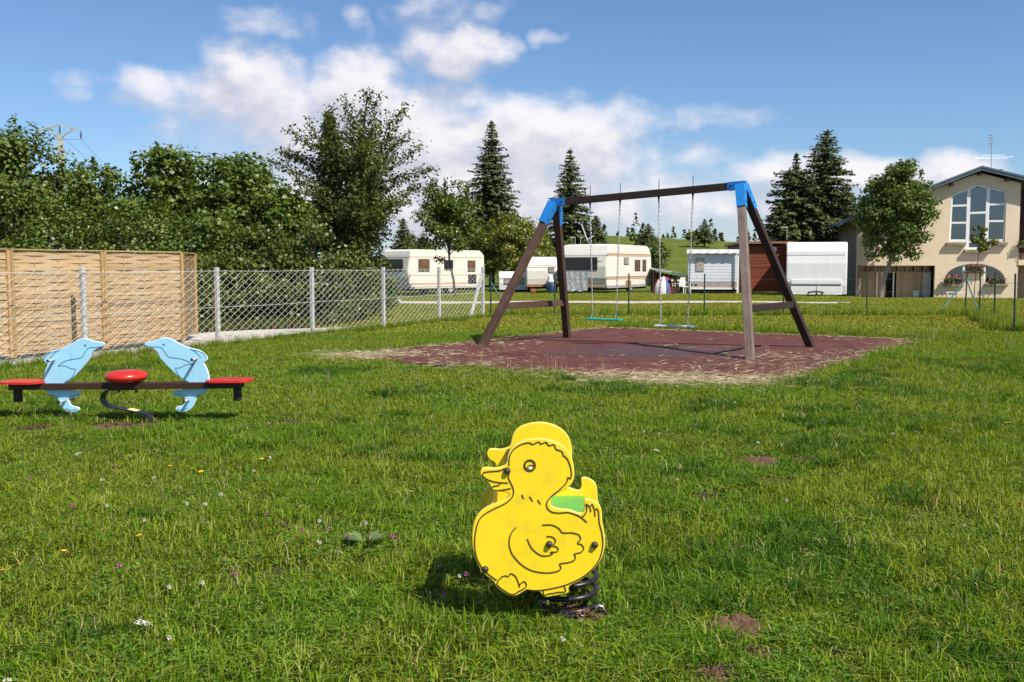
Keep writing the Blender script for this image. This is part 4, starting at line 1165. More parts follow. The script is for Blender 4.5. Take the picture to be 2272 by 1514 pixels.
# plinth under the fence
mb = MB(); n = 30; vs_, fs = [], []
p0, p1 = post_s[0] - 3, post_s[3] - .9
for i in range(n + 1):
    s = p0 + (p1 - p0) * i / n; top = .09 * (1 - .75 * float(sstep(p1 - 3.5, p1, s))) + .006 * math.sin(i * 2.1)
    for (off, z) in ((-.13 + .008 * math.sin(i * 1.9), -.1), (-.12 + .008 * math.sin(i * 2.7), top - .01), (-.105, top), (.14, top), (.15, -.1)):
        vs_.append(fpt(s, off, z))
for i in range(n):
    for k in range(4): a = 5*i + k; fs.append((a, a + 5, a + 6, a + 1))
mb.add(vs_, fs)
tag(mb.build('fence_plinth', M['plinth']), 'low stained concrete plinth under the chain-link fence', 'kerb')

# ------------------------------------------------------------------ woven wooden privacy panels
M['slat'] = wood('woven_slat', (.40, .255, .125), (.60, .41, .225), .75, (2.5, 30, 40), grey=(.50, .40, .28), grey_amt=.6)
M['stake'] = wood('panel_stake', (.33, .20, .075), (.50, .33, .15), .75, (20, 20, 2))
M['slat_shaded'] = wood('shaded_slat', (.22, .14, .065), (.36, .25, .13), .8, (2.5, 30, 40))  # darker copy of the slat wood; the return panel's shade is in its colour
def slat_mesh(L, h, ph, amp, seed, waves):
    rr = random.Random(seed); n = 22; vs_, fs = [], []
    sag = rr.uniform(-.006, .006); k1 = rr.uniform(.0, 6)
    for i in range(n + 1):
        u = i / n; x = u * L; y = amp * math.cos(math.pi * u * waves + ph)
        zt_, zb_ = h / 2 + .003 * math.sin(u * 9 + k1) + sag * math.sin(u * 3.1), -h / 2 + .004 * math.sin(u * 7 + k1 * 2) + sag * math.sin(u * 3.1)
        vs_ += [(x, y - .003, zb_), (x, y - .003, zt_), (x, y + .003, zt_), (x, y + .003, zb_)]
    for i in range(n):
        for k in range(4): fs.append((4*i + k, 4*i + (k+1) % 4, 4*i + 4 + (k+1) % 4, 4*i + 4 + k))
    fs += [(0, 1, 2, 3), (4*n + 3, 4*n + 2, 4*n + 1, 4*n)]
    mb = MB(); mb.add(vs_, fs); return mb.mesh('slat')
SH = 1.52; NS = 26
def woven_panel(s, L, label, dirv=None, origin=None, slatm='slat', post=True):
    d = dirv or FD; o_ = origin or fpt(s, .42)
    root = thing('woven_panel', label, 'fence panel', (o_.x, o_.y, .10), math.atan2(d.y, d.x), 'woven wooden panels behind the chain-link fence')
    variants = [slat_mesh(L - .06, SH / NS * .97, 0 if k % 2 else math.pi, .0072, k * 5 + int(abs(L) * 10), 4) for k in range(6)]
    for i in range(NS):
        o = link('slat', variants[i % 2 + 2 * (i * 7 % 3)], M[slatm], root)
        o.location = (.03, random.Random(i).uniform(-.003, .003), .045 + (i + .5) * SH / NS)
    for k in range(5):
        u = k / 4
        mb = MB(); end = k in (0, 4)
        mb.box((0, 0, SH / 2 + .03), (.065 if end else .024, .05 if end else .012, SH + (.04 if end else .0)), bevel=.004)
        o = mb.build('frame_post' if end else 'stake', M['stake'], root); o.location = (.012 + u * (L - .024), -.018 if end else 0, 0)
    mb = MB(); mb.box((L / 2, -.004, SH + .066), (L, .052, .022), bevel=.004); mb.build('top_rail', M['stake'], root)
    return root
def s_of(px, off):
    a = FA + FN * off; k = (px - CX) / F_PX; return (k * a.y - a.x) / (FD.x - k * FD.y)
sA, sB, sC = s_of(24, .42), s_of(231, .42), s_of(404, .42)
woven_panel(sA, sB - sA - .02, 'tan woven wooden panel with a full-width bay, second from the return corner')
woven_panel(sB, sC - sB, 'tan woven wooden panel that ends at the return corner')
woven_panel(sA - 1.95, 1.93, 'tan woven wooden panel farthest from the return corner')
oc = fpt(sC + .02, .46); woven_panel(0, 1.7, 'narrow shaded woven panel turned back at the corner of the row', dirv=(FN * .56 + FD * .83).normalized(), origin=oc, slatm='slat_shaded')
# ------------------------------------------------------------------ green wire fence at the far side of the playground
gf = thing('green_wire_fence', 'low green wire fence with thin dark posts round the playground', 'fence', (0, 0, 0))
back = [(-.60, 28.1), (1.22, 28.3), (3.33, 28.3), (5.49, 28.3), (7.75, 28.3), (10.15, 28.35), (13.3, 29.1)]
sidep = [(12.62, 26.75), (11.95, 24.55), (10.63, 20.95), (9.4, 17.5)]
for i, (x, y) in enumerate(back + sidep):
    hh = 1.22 if i < 7 else 1.27
    mb = MB(); mb.tube([(0, 0, -.1), (0, 0, hh)], .021, 8); mb.tube([(0, 0, hh), (0, 0, hh + .015)], .025, 8)
    o = mb.build('post', M['green_post'], gf, smooth=False); o.location = (x, y, gzf(x, y)); o.rotation_euler = (random.Random(i).uniform(-.02, .02), random.Random(i + 9).uniform(-.02, .02), 0)
for (a, b) in (((13.3, 29.1, 1.05), (12.35, 28.75, .02)), ((13.3, 29.1, 1.1), (13.35, 28.3, .05)), ((-.60, 28.1, 1.0), (-.05, 28.15, .02))):
    mb = MB(); mb.tube([a, b], .02, 8); mb.build('brace', M['green_brace'], gf)
for z in (.35, .72, 1.08):
    for path in (back, [back[-1]] + sidep):
        mb = MB(); pts = []
        for (a, b) in zip(path[:-1], path[1:]):
            for k in range(6):
                u = k / 6; pts.append((a[0] + (b[0]-a[0])*u, a[1] + (b[1]-a[1])*u, z - .018 * math.sin(math.pi * u)))
        pts.append((*path[-1], z)); mb.tube(pts, .0022, 4); w = mb.build('wire', M['green_wire'], gf)
        if z > 1:
            rr = random.Random(5); mb = MB()
            for (a, b) in zip(path[:-1], path[1:]):
                Ls = math.hypot(b[0]-a[0], b[1]-a[1])
                for k in range(int(Ls / .12)):
                    u = k * .12 / Ls; c = Vector((a[0] + (b[0]-a[0])*u, a[1] + (b[1]-a[1])*u, z - .018 * math.sin(math.pi * u)))
                    q = Vector((rr.gauss(0, 1), rr.gauss(0, 1), rr.gauss(0, 1))).normalized() * .016; mb.tube([c - q, c + q], .0022, 3)
            tag(mb.build('barbs', M['green_wire'], gf), kind='stuff')
# ------------------------------------------------------------------ power pole and lines
M['pole'] = simple('pole_concrete', (.44, .42, .39), .9, .15, 4, bmp=.2)
M['ins'] = simple('insulator', (.10, .12, .12), .3, .2, 20, bmp=0)
M['cable'] = simple('cable', (.16, .16, .17), .6, .1, bmp=0)
pp = at(133, 300, 62); pole = thing('power_pole', 'concrete power pole with a flat triangular cross-arm above the trees', 'power pole', (pp.x, 62, gzf(pp.x, 62)))
zb = pole.location.z; sc = 62 / F_PX
Z = lambda py: at(133, py, 62).z - zb
mb = MB(); mb.bar((0, 0, 0), (0, 0, Z(300)), .30, .24, up=(0, 1, 0)); mb.build('mast', M['pole'], pole)
mb = MB(); xL, xR = (85 - 133) * sc, (179 - 133) * sc
for (a, b) in (((xL, 0, Z(290)), (-.05, 0, Z(277))), ((-.05, 0, Z(277)), (xR, 0, Z(290))), ((xL * .55, 0, Z(285)), (0, 0, Z(306))), ((xR * .62, 0, Z(286)), (0, 0, Z(306)))): mb.bar(a, b, .09, .09)
mb.build('cross_arm', M['pole'], pole)
ends = []
for (x, py) in ((xL, 291), (0, 279), (xR, 291)):
    mb = MB(); z = Z(py); mb.tube([(x, 0, z), (x, 0, z - .12), (x, 0, z - .13), (x, 0, z - .24), (x, 0, z - .25), (x, 0, z - .5)], [.03, .03, .07, .03, .07, .03], 8); mb.build('insulator', M['ins'], pole)
    ends.append((x + pole.location.x, 62, z - .5 + zb))
for i, e in enumerate(ends):
    e = Vector(e)
    tgt0 = at(-420, (205, 160, 175)[i] + 0, 40 + 4 * i); tgt1 = at((330, 300, 318)[i], (440, 392, 400)[i], 92)
    pts = [tgt0 * (1 - u) + e * u - Vector((0, 0, .8 * 4 * u * (1 - u))) for u in np.linspace(0, 1, 14)] + [e * (1 - u) + tgt1 * u - Vector((0, 0, .8 * 4 * u * (1 - u))) for u in np.linspace(0, 1, 14)[1:]]
    mb = MB(); mb.tube(pts, .011, 4); tag(mb.build('power_line', M['cable']), 'thin sagging power line carried by the concrete power pole', 'power line', 'power lines over the trees')
# ================================================================== trees and shrubs
M['bark'] = simple('bark', (.085, .066, .050), .95, .4, 9, bmp=.8, bscale=30, spec=.1)
M['bark_grey'] = simple('bark_grey', (.20, .17, .145), .95, .35, 9, bmp=.6, bscale=30, spec=.1)
M['maple'] = leaf_mat('maple_leaf', [tuple(c * k for c, k in zip(q, (1.95, 1.75, 1.0))) for q in [(.022, .048, .010), (.038, .075, .014), (.055, .098, .018), (.075, .120, .022), (.032, .062, .012), (.100, .130, .028)]], .34, .42, .5)
M['hedge_leaf'] = leaf_mat('hedge_leaf', [tuple(c * k for c, k in zip(q, (1.75, 1.75, 1.0))) for q in [(.026, .050, .011), (.045, .076, .016), (.065, .100, .020), (.095, .125, .030), (.040, .068, .014), (.110, .105, .034)]], .32, .42, .5)
M['rowan'] = leaf_mat('thorn_leaf', [tuple(c * k for c, k in zip(q, (1.65, 1.75, 1.0))) for q in [(.028, .044, .013), (.048, .066, .018), (.070, .088, .024), (.105, .095, .034), (.035, .055, .014)]], .3, .42, .5)
M['lime'] = leaf_mat('autumn_tinged_leaf', [tuple(c * k for c, k in zip(q, (1.95, 1.75, 1.0))) for q in [(.032, .055, .012), (.060, .088, .018), (.095, .120, .024), (.150, .150, .030), (.050, .080, .016), (.130, .095, .024)]], .34, .42, .5)
M['round_leaf'] = leaf_mat('round_maple_leaf', [tuple(c * k for c, k in zip(q, (1.45, 1.62, 1.0))) for q in [(.020, .042, .008), (.036, .068, .012), (.060, .096, .018), (.120, .145, .030), (.030, .058, .010), (.170, .140, .030)]], .30, .42, .5)
M['spruce'] = leaf_mat('spruce_needles', [(.030, .050, .011), (.052, .076, .017), (.075, .098, .022), (.110, .120, .034), (.042, .064, .013)], .15, .55, .3)
M['spruce_light'] = leaf_mat('young_spruce_needles', [(.036, .062, .016), (.060, .092, .022), (.085, .115, .030), (.115, .130, .040)], .2, .55, .3)

def put_tree(name, label, x, y, cat='tree', group=None):
    return thing(name, label, cat, (x, y, gzf(x, y) - .02), 0, group)

def limbs(mb, base, tips, r0, r, bow=.15):
    for t in tips:
        b = Vector(base); t = Vector(t); m = (b + t) / 2 + Vector((r.normal(0, bow), r.normal(0, bow), abs(r.normal(0, bow))))
        mb.tube([b, (b + m) / 2 + Vector((0, 0, .03)), m, (m + t) / 2, t], [r0, r0 * .8, r0 * .6, r0 * .4, r0 * .18], 5, cap=False)

def leafy(name, label, px, Y, top_py, half_px, low_py, nleaf, leaf, mat, seed, trunk=.09, skew=0.0, shoots=8, clumps=60, dens=.32, flat=.75, cat='tree', group=None, barkm='bark', ragged=.35, depth=None, lean=0.0, sunk=0.0, base_px=None):
    """crown = leaf clumps spread through an uneven volume, with shoots standing out of the top"""
    r = np.random.default_rng(seed)
    c = at(px, HORIZON, Y); gzz = gzf(c.x, Y)
    top = at(px, top_py, Y).z - gzz; low = max(at(px, low_py, Y).z - gzz, .0); hw = half_px * Y / F_PX
    dp = depth or hw * .9
    bx = (at(base_px, HORIZON, Y).x - c.x) if base_px else 0.0
    root = put_tree(name, label, c.x, Y, cat, group)
    cz = (top + low) / 2; hz = (top - low) / 2
    n = clumps; d = r.normal(size=(n, 3)); d /= np.linalg.norm(d, axis=1, keepdims=True)
    q = r.random(n) ** .45
    rag = 1 + ragged * (r.random(n) - .6)
    q = q * rag
    prof = 1 - .32 * np.clip(d[:, 2], 0, 1) ** 2
    C = np.stack([d[:, 0] * q * hw * prof + skew * d[:, 2] * hw, d[:, 1] * q * dp * prof, cz + d[:, 2] * q * hz], -1)
    sh = np.stack([r.uniform(-.75, .75, shoots) * hw, r.uniform(-.6, .6, shoots) * dp, np.zeros(shoots)], -1)
    rho = (sh[:, 0] / hw) ** 2 + (sh[:, 1] / dp) ** 2
    sh[:, 2] = cz + hz * (np.sqrt(np.clip(1 - rho * .8, .1, 1)) * r.uniform(.75, 1.06, shoots))
    C = np.concatenate([C, sh]); cr = np.concatenate([r.uniform(.55, 1.2, n), r.uniform(.4, .7, shoots)]) * dens * min(hw, hz) ** .7 
    per = np.maximum((nleaf * cr ** 2 / np.sum(cr ** 2)).astype(int), 6)
    I = np.repeat(np.arange(len(C)), per); m = len(I)
    g = r.normal(size=(m, 3)); g /= np.maximum(np.linalg.norm(g, axis=1, keepdims=True), 1e-6); g *= (r.random(m) ** .5)[:, None]
    isshoot = (I >= n)[:, None]
    sc_ = np.where(isshoot, np.array([.55, .55, 1.5]), np.array([1.15, 1.15, flat]))
    L = C[I] + g * cr[I][:, None] * sc_
    L[:, 2] = np.maximum(L[:, 2], .04)
    N = g * .55 + (L - [0, 0, cz]) / max(hw, hz) * .4 + r.normal(0, .55, (m, 3)) + [0, 0, .55]
    s = leaf * r.uniform(.65, 1.25, m)
    v, f = leaves_np(L, N, s, s * .78, r, .14)
    crown = link('crown', np_mesh('crown', v, f), M[mat], root)
    mb = MB(); fork = max(low * 1.05, top * .28)
    if low < .4: fork = top * .2
    mb.tube([(bx, 0, -.1), (bx * .8 + lean * .3, 0, fork * .5), (bx * .3, 0, fork), (0, 0, cz), (.05, .02, cz + hz * .75)], [trunk * 1.15, trunk, trunk * .85, trunk * .5, trunk * .12], 8, cap=False)
    ids = r.permutation(len(C))[:min(26, len(C))]
    for k in ids:
        h = r.uniform(.35, .9); b = (bx * .2, 0, fork + (C[k][2] - fork) * h * .45 if C[k][2] > fork else fork * .9)
        limbs(mb, b, [C[k]], trunk * .42, r, .12)
    mb.build('trunk', M[barkm], root, smooth=True)
    return root

def spruce(name, label, px, Y, top_py, half_px, low_py, seed, mat='spruce', nb=11, cat='tree', group=None, detail=1.0, bare_top=.0, rag=.2, expo=.78):
    r = np.random.default_rng(seed)
    c = at(px, HORIZON, Y); gzz = gzf(c.x, Y); top = at(px, top_py, Y).z - gzz
    low = max(at(px, low_py, Y).z - gzz, .15); hw = half_px * Y / F_PX
    root = put_tree(name, label, c.x, Y, cat, group)
    Cs, Ts, Ns, Ls, Ws = [], [], [], [], []
    mb = MB(); mb.tube([(0, 0, -.1), (.03, 0, top * .4), (0, 0, top * .8), (0, 0, top)], [.016 * top + .03, .011 * top + .02, .008 * top, .004], 8, cap=False)
    whorls = int((26 + top * 2.2) * detail)
    for w in range(whorls):
        u = (w + r.random() * .6) / whorls
        z = low + (top - low) * u
        R0 = 1.22 * hw * ((1 - u) ** expo) * (1 + .10 * math.sin(w * 2.1)) + .06
        if u > 1 - bare_top: R0 *= .35
        k = max(4, int(nb * (1 - .45 * u)))
        a0 = r.uniform(0, 6.28)
        for b in range(k):
            a = a0 + 6.283 * b / k + r.normal(0, .18); R = R0 * (1 - rag + 2 * rag * r.random())
            if r.random() < .05: R *= 1.18
            rise = .28 * (u - .35) + r.normal(0, .05)
            d = np.array([math.cos(a), math.sin(a), 0])
            m = max(5, int(R * 20 * detail))
            for side_ in range(1):
                s = (np.arange(m) + r.random(m)) / m
                zz = z + R * (rise * s - .34 * s * s * (1 - u * .6) + .12 * s ** 3)
                side = np.array([-d[1], d[0], 0]); w_ = r.normal(0, 1, m) * R * .16 * (1.15 - s) + r.normal(0, .03, m)
                P = d * (R * s)[:, None] + side * w_[:, None]; P[:, 2] = zz - np.abs(r.normal(0, .05, m))
                T = d * .75 + side * np.sign(w_)[:, None] * .55 + r.normal(0, .3, (m, 3)); T[:, 2] -= .32 - .5 * u
                Cs.append(P); Ts.append(T); Ns.append(r.normal(0, .45, (m, 3)) + [0, 0, 1] + d * .5)
                ln = (.20 + .15 * R / (hw + .01)) * r.uniform(.7, 1.25, m); Ls.append(ln * 1.15); Ws.append(ln * .42)
            if b % 2 == 0: mb.tube([(0, 0, z), (d[0] * R * .5, d[1] * R * .5, z + R * (rise * .5 - .05)), (d[0] * R * .9, d[1] * R * .9, z + R * (rise * .9 - .2))], [.02, .012, .004], 4, cap=False)
    m = 26; s = r.random(m)
    Cs.append(np.stack([r.normal(0, .03, m), r.normal(0, .03, m), top - s * .06 * top], -1)); Ts.append(r.normal(0, .6, (m, 3)) + [0, 0, 1]); Ns.append(r.normal(0, 1, (m, 3))); Ls.append(np.full(m, .2)); Ws.append(np.full(m, .05))
    v, f = leaves_np(np.concatenate(Cs), np.concatenate(Ns), np.concatenate(Ls), np.concatenate(Ws), r, .1, np.concatenate(Ts))
    link('crown', np_mesh('crown', v, f), M[mat], root); mb.build('trunk', M['bark'], root, smooth=True)
    return root

def feathery(name, label, px, Y, top_py, seed, arms, nleaf, leaf, mat, base_px):
    """open tree with long uneven limbs given by the photo px of their tips"""
    r = np.random.default_rng(seed); c = at(base_px, HORIZON, Y); gzz = gzf(c.x, Y)
    root = put_tree(name, label, c.x, Y)
    mb = MB(); pts_all, dirs = [], []
    top = at(px, top_py, Y).z - gzz; tx = at(px, top_py, Y).x - c.x
    mb.tube([(0, 0, -.1), (.05, 0, top * .25), (tx * .5, 0, top * .55), (tx, 0, top)], [.13, .11, .07, .01], 8, cap=False)
    arms = [(p, q, None) for p, q in arms]
    for k in range(48):      # limbs towards and away from the viewer fill the volume
        p, q, _ = arms[r.integers(len(arms))]; f = r.uniform(.15, .62)
        arms.append((px + (p - px) * f, 590 - (590 - q) * r.uniform(.45, .9), r.uniform(-1, 1) * 1.5))
    for (p, q, yy) in arms:
        t = at(p, q, Y); tip = np.array([t.x - c.x, yy if yy is not None else r.normal(0, .3), t.z - gzz])
        z0 = max(.6, tip[2] * (r.uniform(.66, .86) if tip[2] < top * .85 else r.uniform(.5, .7))); x0 = tx * z0 / top
        b = np.array([x0, 0, z0]); mid = (b + tip) / 2 + np.array([r.normal(0, .08), r.normal(0, .1), r.uniform(-.05, .18)])
        mb.tube([b, mid, tip], [.032, .018, .005], 5, cap=False)
        L = np.linalg.norm(tip - b); m = max(3, int(L / .14))
        for s in np.linspace(.22, 1, m):
            P = b * (1-s) ** 2 + 2 * mid * s * (1-s) * 1.0 + tip * s * s
            pts_all.append(P); dirs.append((tip - b) / L)
            for _ in range(2):
                off = r.normal(0, .16, 3) * (1.25 - s); pts_all.append(P + off); dirs.append((tip - b) / L)
    C = np.array(pts_all); D = np.array(dirs); I = r.integers(0, len(C), nleaf)
    L = C[I] + D[I] * r.normal(0, .10, nleaf)[:, None] + r.normal(0, .095, (nleaf, 3)) * [1, 1, .7]; L[:, 2] = np.maximum(L[:, 2], .1)
    s = leaf * r.uniform(.6, 1.3, nleaf)
    v, f = leaves_np(L, r.normal(0, .6, (nleaf, 3)) + [0, -.1, .7], s, s * .6, r, .12)
    link('crown', np_mesh('crown', v, f), M[mat], root); mb.build('trunk', M['bark'], root, smooth=True)
    return root

HG = 'trees of the hedge behind the woven panels'
leafy('maple_tree', 'tall dark leafy tree in the hedge below the power pole', 35, 27, 288, 125, 560, 14000, .125, 'hedge_leaf', 1, shoots=14, clumps=110, group=HG, dens=.36)
leafy('maple_tree', 'thin gappy tree between the pole and the yellowish maple', 205, 28, 362, 100, 580, 8500, .12, 'hedge_leaf', 2, shoots=12, clumps=70, group=HG, dens=.34)
leafy('maple_tree', 'broad maple with a forked yellowish top in the hedge', 378, 27, 336, 110, 600, 12000, .13, 'maple', 3, shoots=12, clumps=80, group=HG, dens=.38)
leafy('maple_tree', 'dense rounded maple in the hedge beside the tall thorn tree', 520, 26, 356, 118, 600, 12500, .125, 'maple', 4, shoots=12, clumps=90, group=HG, dens=.38)
leafy('maple_tree', 'slim dark tree at the hedge end beyond the woven panels', -95, 26, 330, 130, 560, 8000, .125, 'hedge_leaf', 5, shoots=8, clumps=70, group=HG, dens=.36)
leafy('maple_tree', 'low maple tucked against the thorn tree in the hedge', 622, 25.5, 415, 85, 600, 8000, .115, 'maple', 6, shoots=8, clumps=60, group=HG, dens=.36)
BG = 'shrubs of the hedge foot'
bush = [(20, 25.5, 430, 130, 'broad dark shrub under the tree below the power pole', 'hedge_leaf', 7000), (170, 25.5, 450, 120, 'shrub with small leaves under the thin gappy tree', 'hedge_leaf', 6000), (310, 25, 440, 120, 'shrub behind the return corner of the woven panels', 'hedge_leaf', 7000),
        (450, 23.6, 470, 110, 'fresh green shrub next to the return corner of the panels', 'maple', 8000), (560, 23.2, 505, 95, 'brown-green bramble shrub behind the chain-link fence', 'rowan', 6500), (665, 23.8, 480, 100, 'brownish thorn shrub below the tall thorn tree', 'rowan', 7500),
        (770, 26.0, 520, 75, 'low shrub between the thorn tree and the nearest caravan', 'rowan', 5500), (830, 27.5, 560, 55, 'small loose shrub against the caravan end', 'hedge_leaf', 3200)]
for i, (px, Y, tp, hp, lab, mt, nl) in enumerate(bush):
    leafy('hedge_shrub', lab.replace('nearest ', 'cream '), px, Y, tp, hp, 760, nl, .095, mt, 40 + i, trunk=.04, shoots=10, clumps=70, cat='shrub', group=BG, dens=.36, ragged=.3)
for i, (s, h) in enumerate(((-.6, 1.6), (.9, 1.5), (2.2, 1.7), (3.5, 1.5), (4.8, 1.75), (6.0, 1.6), (7.2, 1.5), (8.4, 1.45), (9.6, 1.4), (10.8, 1.25))):
    P_ = fpt(s, 3.2 + .3 * (i % 2) - .9 * float(sstep(6.5, 9, s))); px_ = CX + P_.x / P_.y * F_PX
    nm_ = ('bramble thicket', 'leafy bramble', 'dark bramble', 'tangled bramble', 'dense bramble', 'straggling bramble', 'rusty bramble', 'low bramble', 'thorny bramble', 'small bramble')[i]
    wh_ = ('behind the panel row', 'beside the return panel', 'at the first bay past the panels', 'facing the second concrete post', 'midway along the chain-link fence', 'facing the third concrete post', 'below the thorn tree', 'where the gravel strip ends', 'facing the fourth concrete post', 'between the gravel end and the cream caravan')[i]
    leafy('bramble_bush', nm_ + ' ' + wh_, px_, P_.y, HORIZON - (h - CAM_H) * F_PX / P_.y, 74, 800, 5600, .085, 'rowan' if i % 2 else 'hedge_leaf', 80 + i, trunk=.02, shoots=12, clumps=55, cat='shrub', group='brambles along the gravel strip', dens=.42, ragged=.35, depth=.8)
feathery('thorn_tree', 'tall feathery thorn tree with long ragged branches above the hedge', 815, 26.5, 205, 11,
    [(815, 208), (765, 222), (895, 240), (860, 262), (905, 300), (955, 372), (930, 330), (940, 410), (900, 450), (870, 480), (600, 355), (645, 290), (690, 280), (735, 250), (720, 270), (760, 290), (640, 340), (615, 335), (660, 400), (700, 350), (840, 225), (790, 260), (820, 300), (870, 340), (880, 400), (750, 330), (700, 420), (850, 420), (760, 380), (820, 400), (780, 440), (650, 440), (850, 490), (740, 470), (690, 490)], 27000, .095, 'rowan', 770)
spruce('young_spruce', 'slim young spruce tip rising beside the thorn tree', 735, 27.6, 246, 40, 540, 12, 'spruce_light', nb=8)
# middle distance, round the caravans
leafy('maple_tree', 'bushy maple standing in front of the cream caravan', 992, 46.5, 398, 66, 585, 11000, .135, 'maple', 13, trunk=.055, shoots=14, clumps=75, dens=.40, base_px=1010)
leafy('lime_tree', 'yellow-green leafy tree behind the low trailer caravan', 1135, 61, 478, 78, 612, 11500, .15, 'lime', 14, shoots=9, clumps=80, dens=.42)
leafy('lime_tree', 'small dull green tree between the maple and the tall spruce', 1060, 62, 500, 52, 612, 6500, .15, 'lime', 15, shoots=8, clumps=50, dens=.42)
leafy('lime_tree', 'yellowish tree beside the low trailer caravan foot', 1195, 64, 505, 40, 612, 5000, .15, 'lime', 16, shoots=6, clumps=45, dens=.42)
spruce('spruce_tree', 'tall narrow spruce behind the lime tree and caravans', 1091, 69, 266, 66, 560, 17, nb=12)
spruce('spruce_tree', 'tall spruce behind the caravan with brown stripes', 1264, 71, 329, 62, 600, 18, 'spruce_light', nb=12)
spruce('spruce_tree', 'short spruce leaning on the tall spruce behind the striped caravan', 1322, 73, 478, 34, 600, 19, nb=9)
spruce('spruce_tree', 'small dark spruce behind the roof of the cream caravan', 895, 77, 484, 36, 610, 20, nb=9)
leafy('lime_tree', 'dull brownish tree behind the cream caravan roof', 935, 70, 520, 50, 612, 4500, .16, 'rowan', 21, shoots=5, clumps=40, dens=.42)
spruce('spruce_tree', 'tallest dark spruce behind the white box caravan and house', 1828, 68, 288, 76, 590, 22, nb=16, rag=.3, expo=.62)
spruce('spruce_tree', 'lower bushy spruce filling the gap beside the house eave', 1872, 70, 415, 48, 590, 33, nb=12, rag=.3, expo=.6)
spruce('spruce_tree', 'short wide spruce skirting the outer side of the dark pair', 1728, 66, 455, 42, 600, 34, nb=12, rag=.35, expo=.6)
spruce('spruce_tree', 'bushy dark spruce with a thin bare tip beside the tallest one', 1762, 67, 338, 62, 600, 23, nb=16, bare_top=.16, rag=.35, expo=.5)
leafy('round_maple', 'round-crowned young maple on a pale trunk before the house', 1984, 51.2, 346, 80, 588, 26000, .15, 'round_leaf', 24, trunk=.12, shoots=4, clumps=200, dens=.30, base_px=1955, barkm='bark_grey', ragged=.12, flat=.85)
leafy('sapling', 'thin staked sapling with a small tuft of leaves by the arched window', 2174, 46, 500, 26, 568, 1100, .12, 'lime', 25, trunk=.018, shoots=3, clumps=12, dens=.30, base_px=2163, ragged=.3)
# hillside
spruce('hill_spruce', 'small spruce on the grassy hill beyond the striped caravan', 1437, 112, 496, 26, 545, 26, nb=8, detail=.7)
spruce('hill_spruce', 'small pointed spruce on the hill crest behind the white hut', 1562, 122, 486, 20, 535, 27, nb=8, detail=.7)
leafy('hill_bush', 'loose green bush on the hill slope behind the striped caravan', 1452, 86, 536, 32, 604, 2600, .2, 'hedge_leaf', 28, shoots=6, clumps=40, dens=.5, cat='shrub')
leafy('hill_bush', 'rounded bush beside the pointed spruce on the hill crest', 1536, 121, 511, 16, 533, 900, .28, 'hedge_leaf', 29, shoots=3, clumps=20, dens=.6, cat='shrub')
leafy('hill_bush', 'low bush to one side of the small hill spruce', 1410, 116, 522, 14, 535, 700, .28, 'hedge_leaf', 30, shoots=3, clumps=16, dens=.6, cat='shrub')
# far wood along the crest: one mass
r = np.random.default_rng(60); Cs = []; Ns = []; Ts = []
for k in range(330):
    x = r.uniform(-120, 190); y = r.uniform(175, 235); h = r.uniform(2.2, 4.2) * (1 if r.random() < .7 else 1.3); z0 = gzf(x, y)
    m = 46; u = r.random(m); rad = (1 - u) * h * .22; a = r.uniform(0, 6.28, m)
    Cs.append(np.stack([x + np.cos(a) * rad, y + np.sin(a) * rad, z0 + u * h], -1)); Ts.append(np.stack([np.cos(a), np.sin(a), -.3 + 0*a], -1)); Ns.append(r.normal(0, .5, (m, 3)) + [0, 0, 1])
v, f = leaves_np(np.concatenate(Cs), np.concatenate(Ns), .9, .45, r, .1, np.concatenate(Ts))
tag(link('distant_wood', np_mesh('distant_wood', v, f), M['spruce']), 'far line of small conifers on the crest of the grassy hill', 'wood', kind='stuff')
# dry fringe at the foot of the brambles
r = np.random.default_rng(90); fr = []
for k in range(4):
    rr = np.random.default_rng(700 + k)
    fr.append(patch('g', [blades(60, .25, .22, .009, .6, rr, .5, .04), blades(45, .25, .2, .008, .7, rr, .4, .04)], [M['tuft'], M['dead_grass']]))
T = np.array([tuple(fpt(s + r.uniform(-.1, .1), 2.5 - .8 * float(sstep(4.5, 8.5, s)) + abs(r.normal(0, .35)))[:2]) for s in np.repeat(np.arange(-2, 10, .16), 3)]); n = len(T)
scatter('dry_fringe', np.stack([T[:, 0], T[:, 1], 0 * T[:, 0]], -1), np.stack([r.normal(0, .1, n), r.normal(0, .1, n), r.uniform(0, 6.28, n)], -1), np.repeat(r.uniform(.7, 1.3, (n, 1)), 3, 1), r.integers(0, 4, n), fr, label='half-dry grass fringe between the gravel strip and the brambles', cat='grass')
# ================================================================== caravans
def caravan_mat(name, col, dirt=(.45, .38, .28), amt=.35, ribs=True):
    m, t, p, o = new_mat(name)
    v = opos(t)
    n = noise(t, 2.5, 5, vec=v)
    c = ramp(t, [(.3, tuple(k * .93 for k in col)), (.7, col)], n)
    st = noise(t, 1.0, 6, .65, vec=vmth(t, 'MULTIPLY', v, (7, 7, .7)))       # rain streaks
    f = nd(t, 'ShaderNodeMapRange'); f.inputs['From Min'].default_value = .52; f.inputs['From Max'].default_value = .8; f.inputs['To Max'].default_value = amt
    t.links.new(st, f.inputs['Value']); c = mixrgb(t, f.outputs[0], c, dirt)
    t.links.new(c, p.inputs['Base Color']); p.inputs['Roughness'].default_value = .38; p.inputs['Specular IOR Level'].default_value = .4
    rib = nd(t, 'ShaderNodeTexWave', wave_type='BANDS', bands_direction='X'); rib.inputs['Scale'].default_value = 9; t.links.new(v, rib.inputs['Vector'])
    if ribs: bump(t, p, rib.outputs['Fac'], .10, .006)
    return m
M['cream'] = caravan_mat('caravan_cream', (.76, .70, .58))
M['cream2'] = caravan_mat('caravan_ivory', (.78, .72, .62))
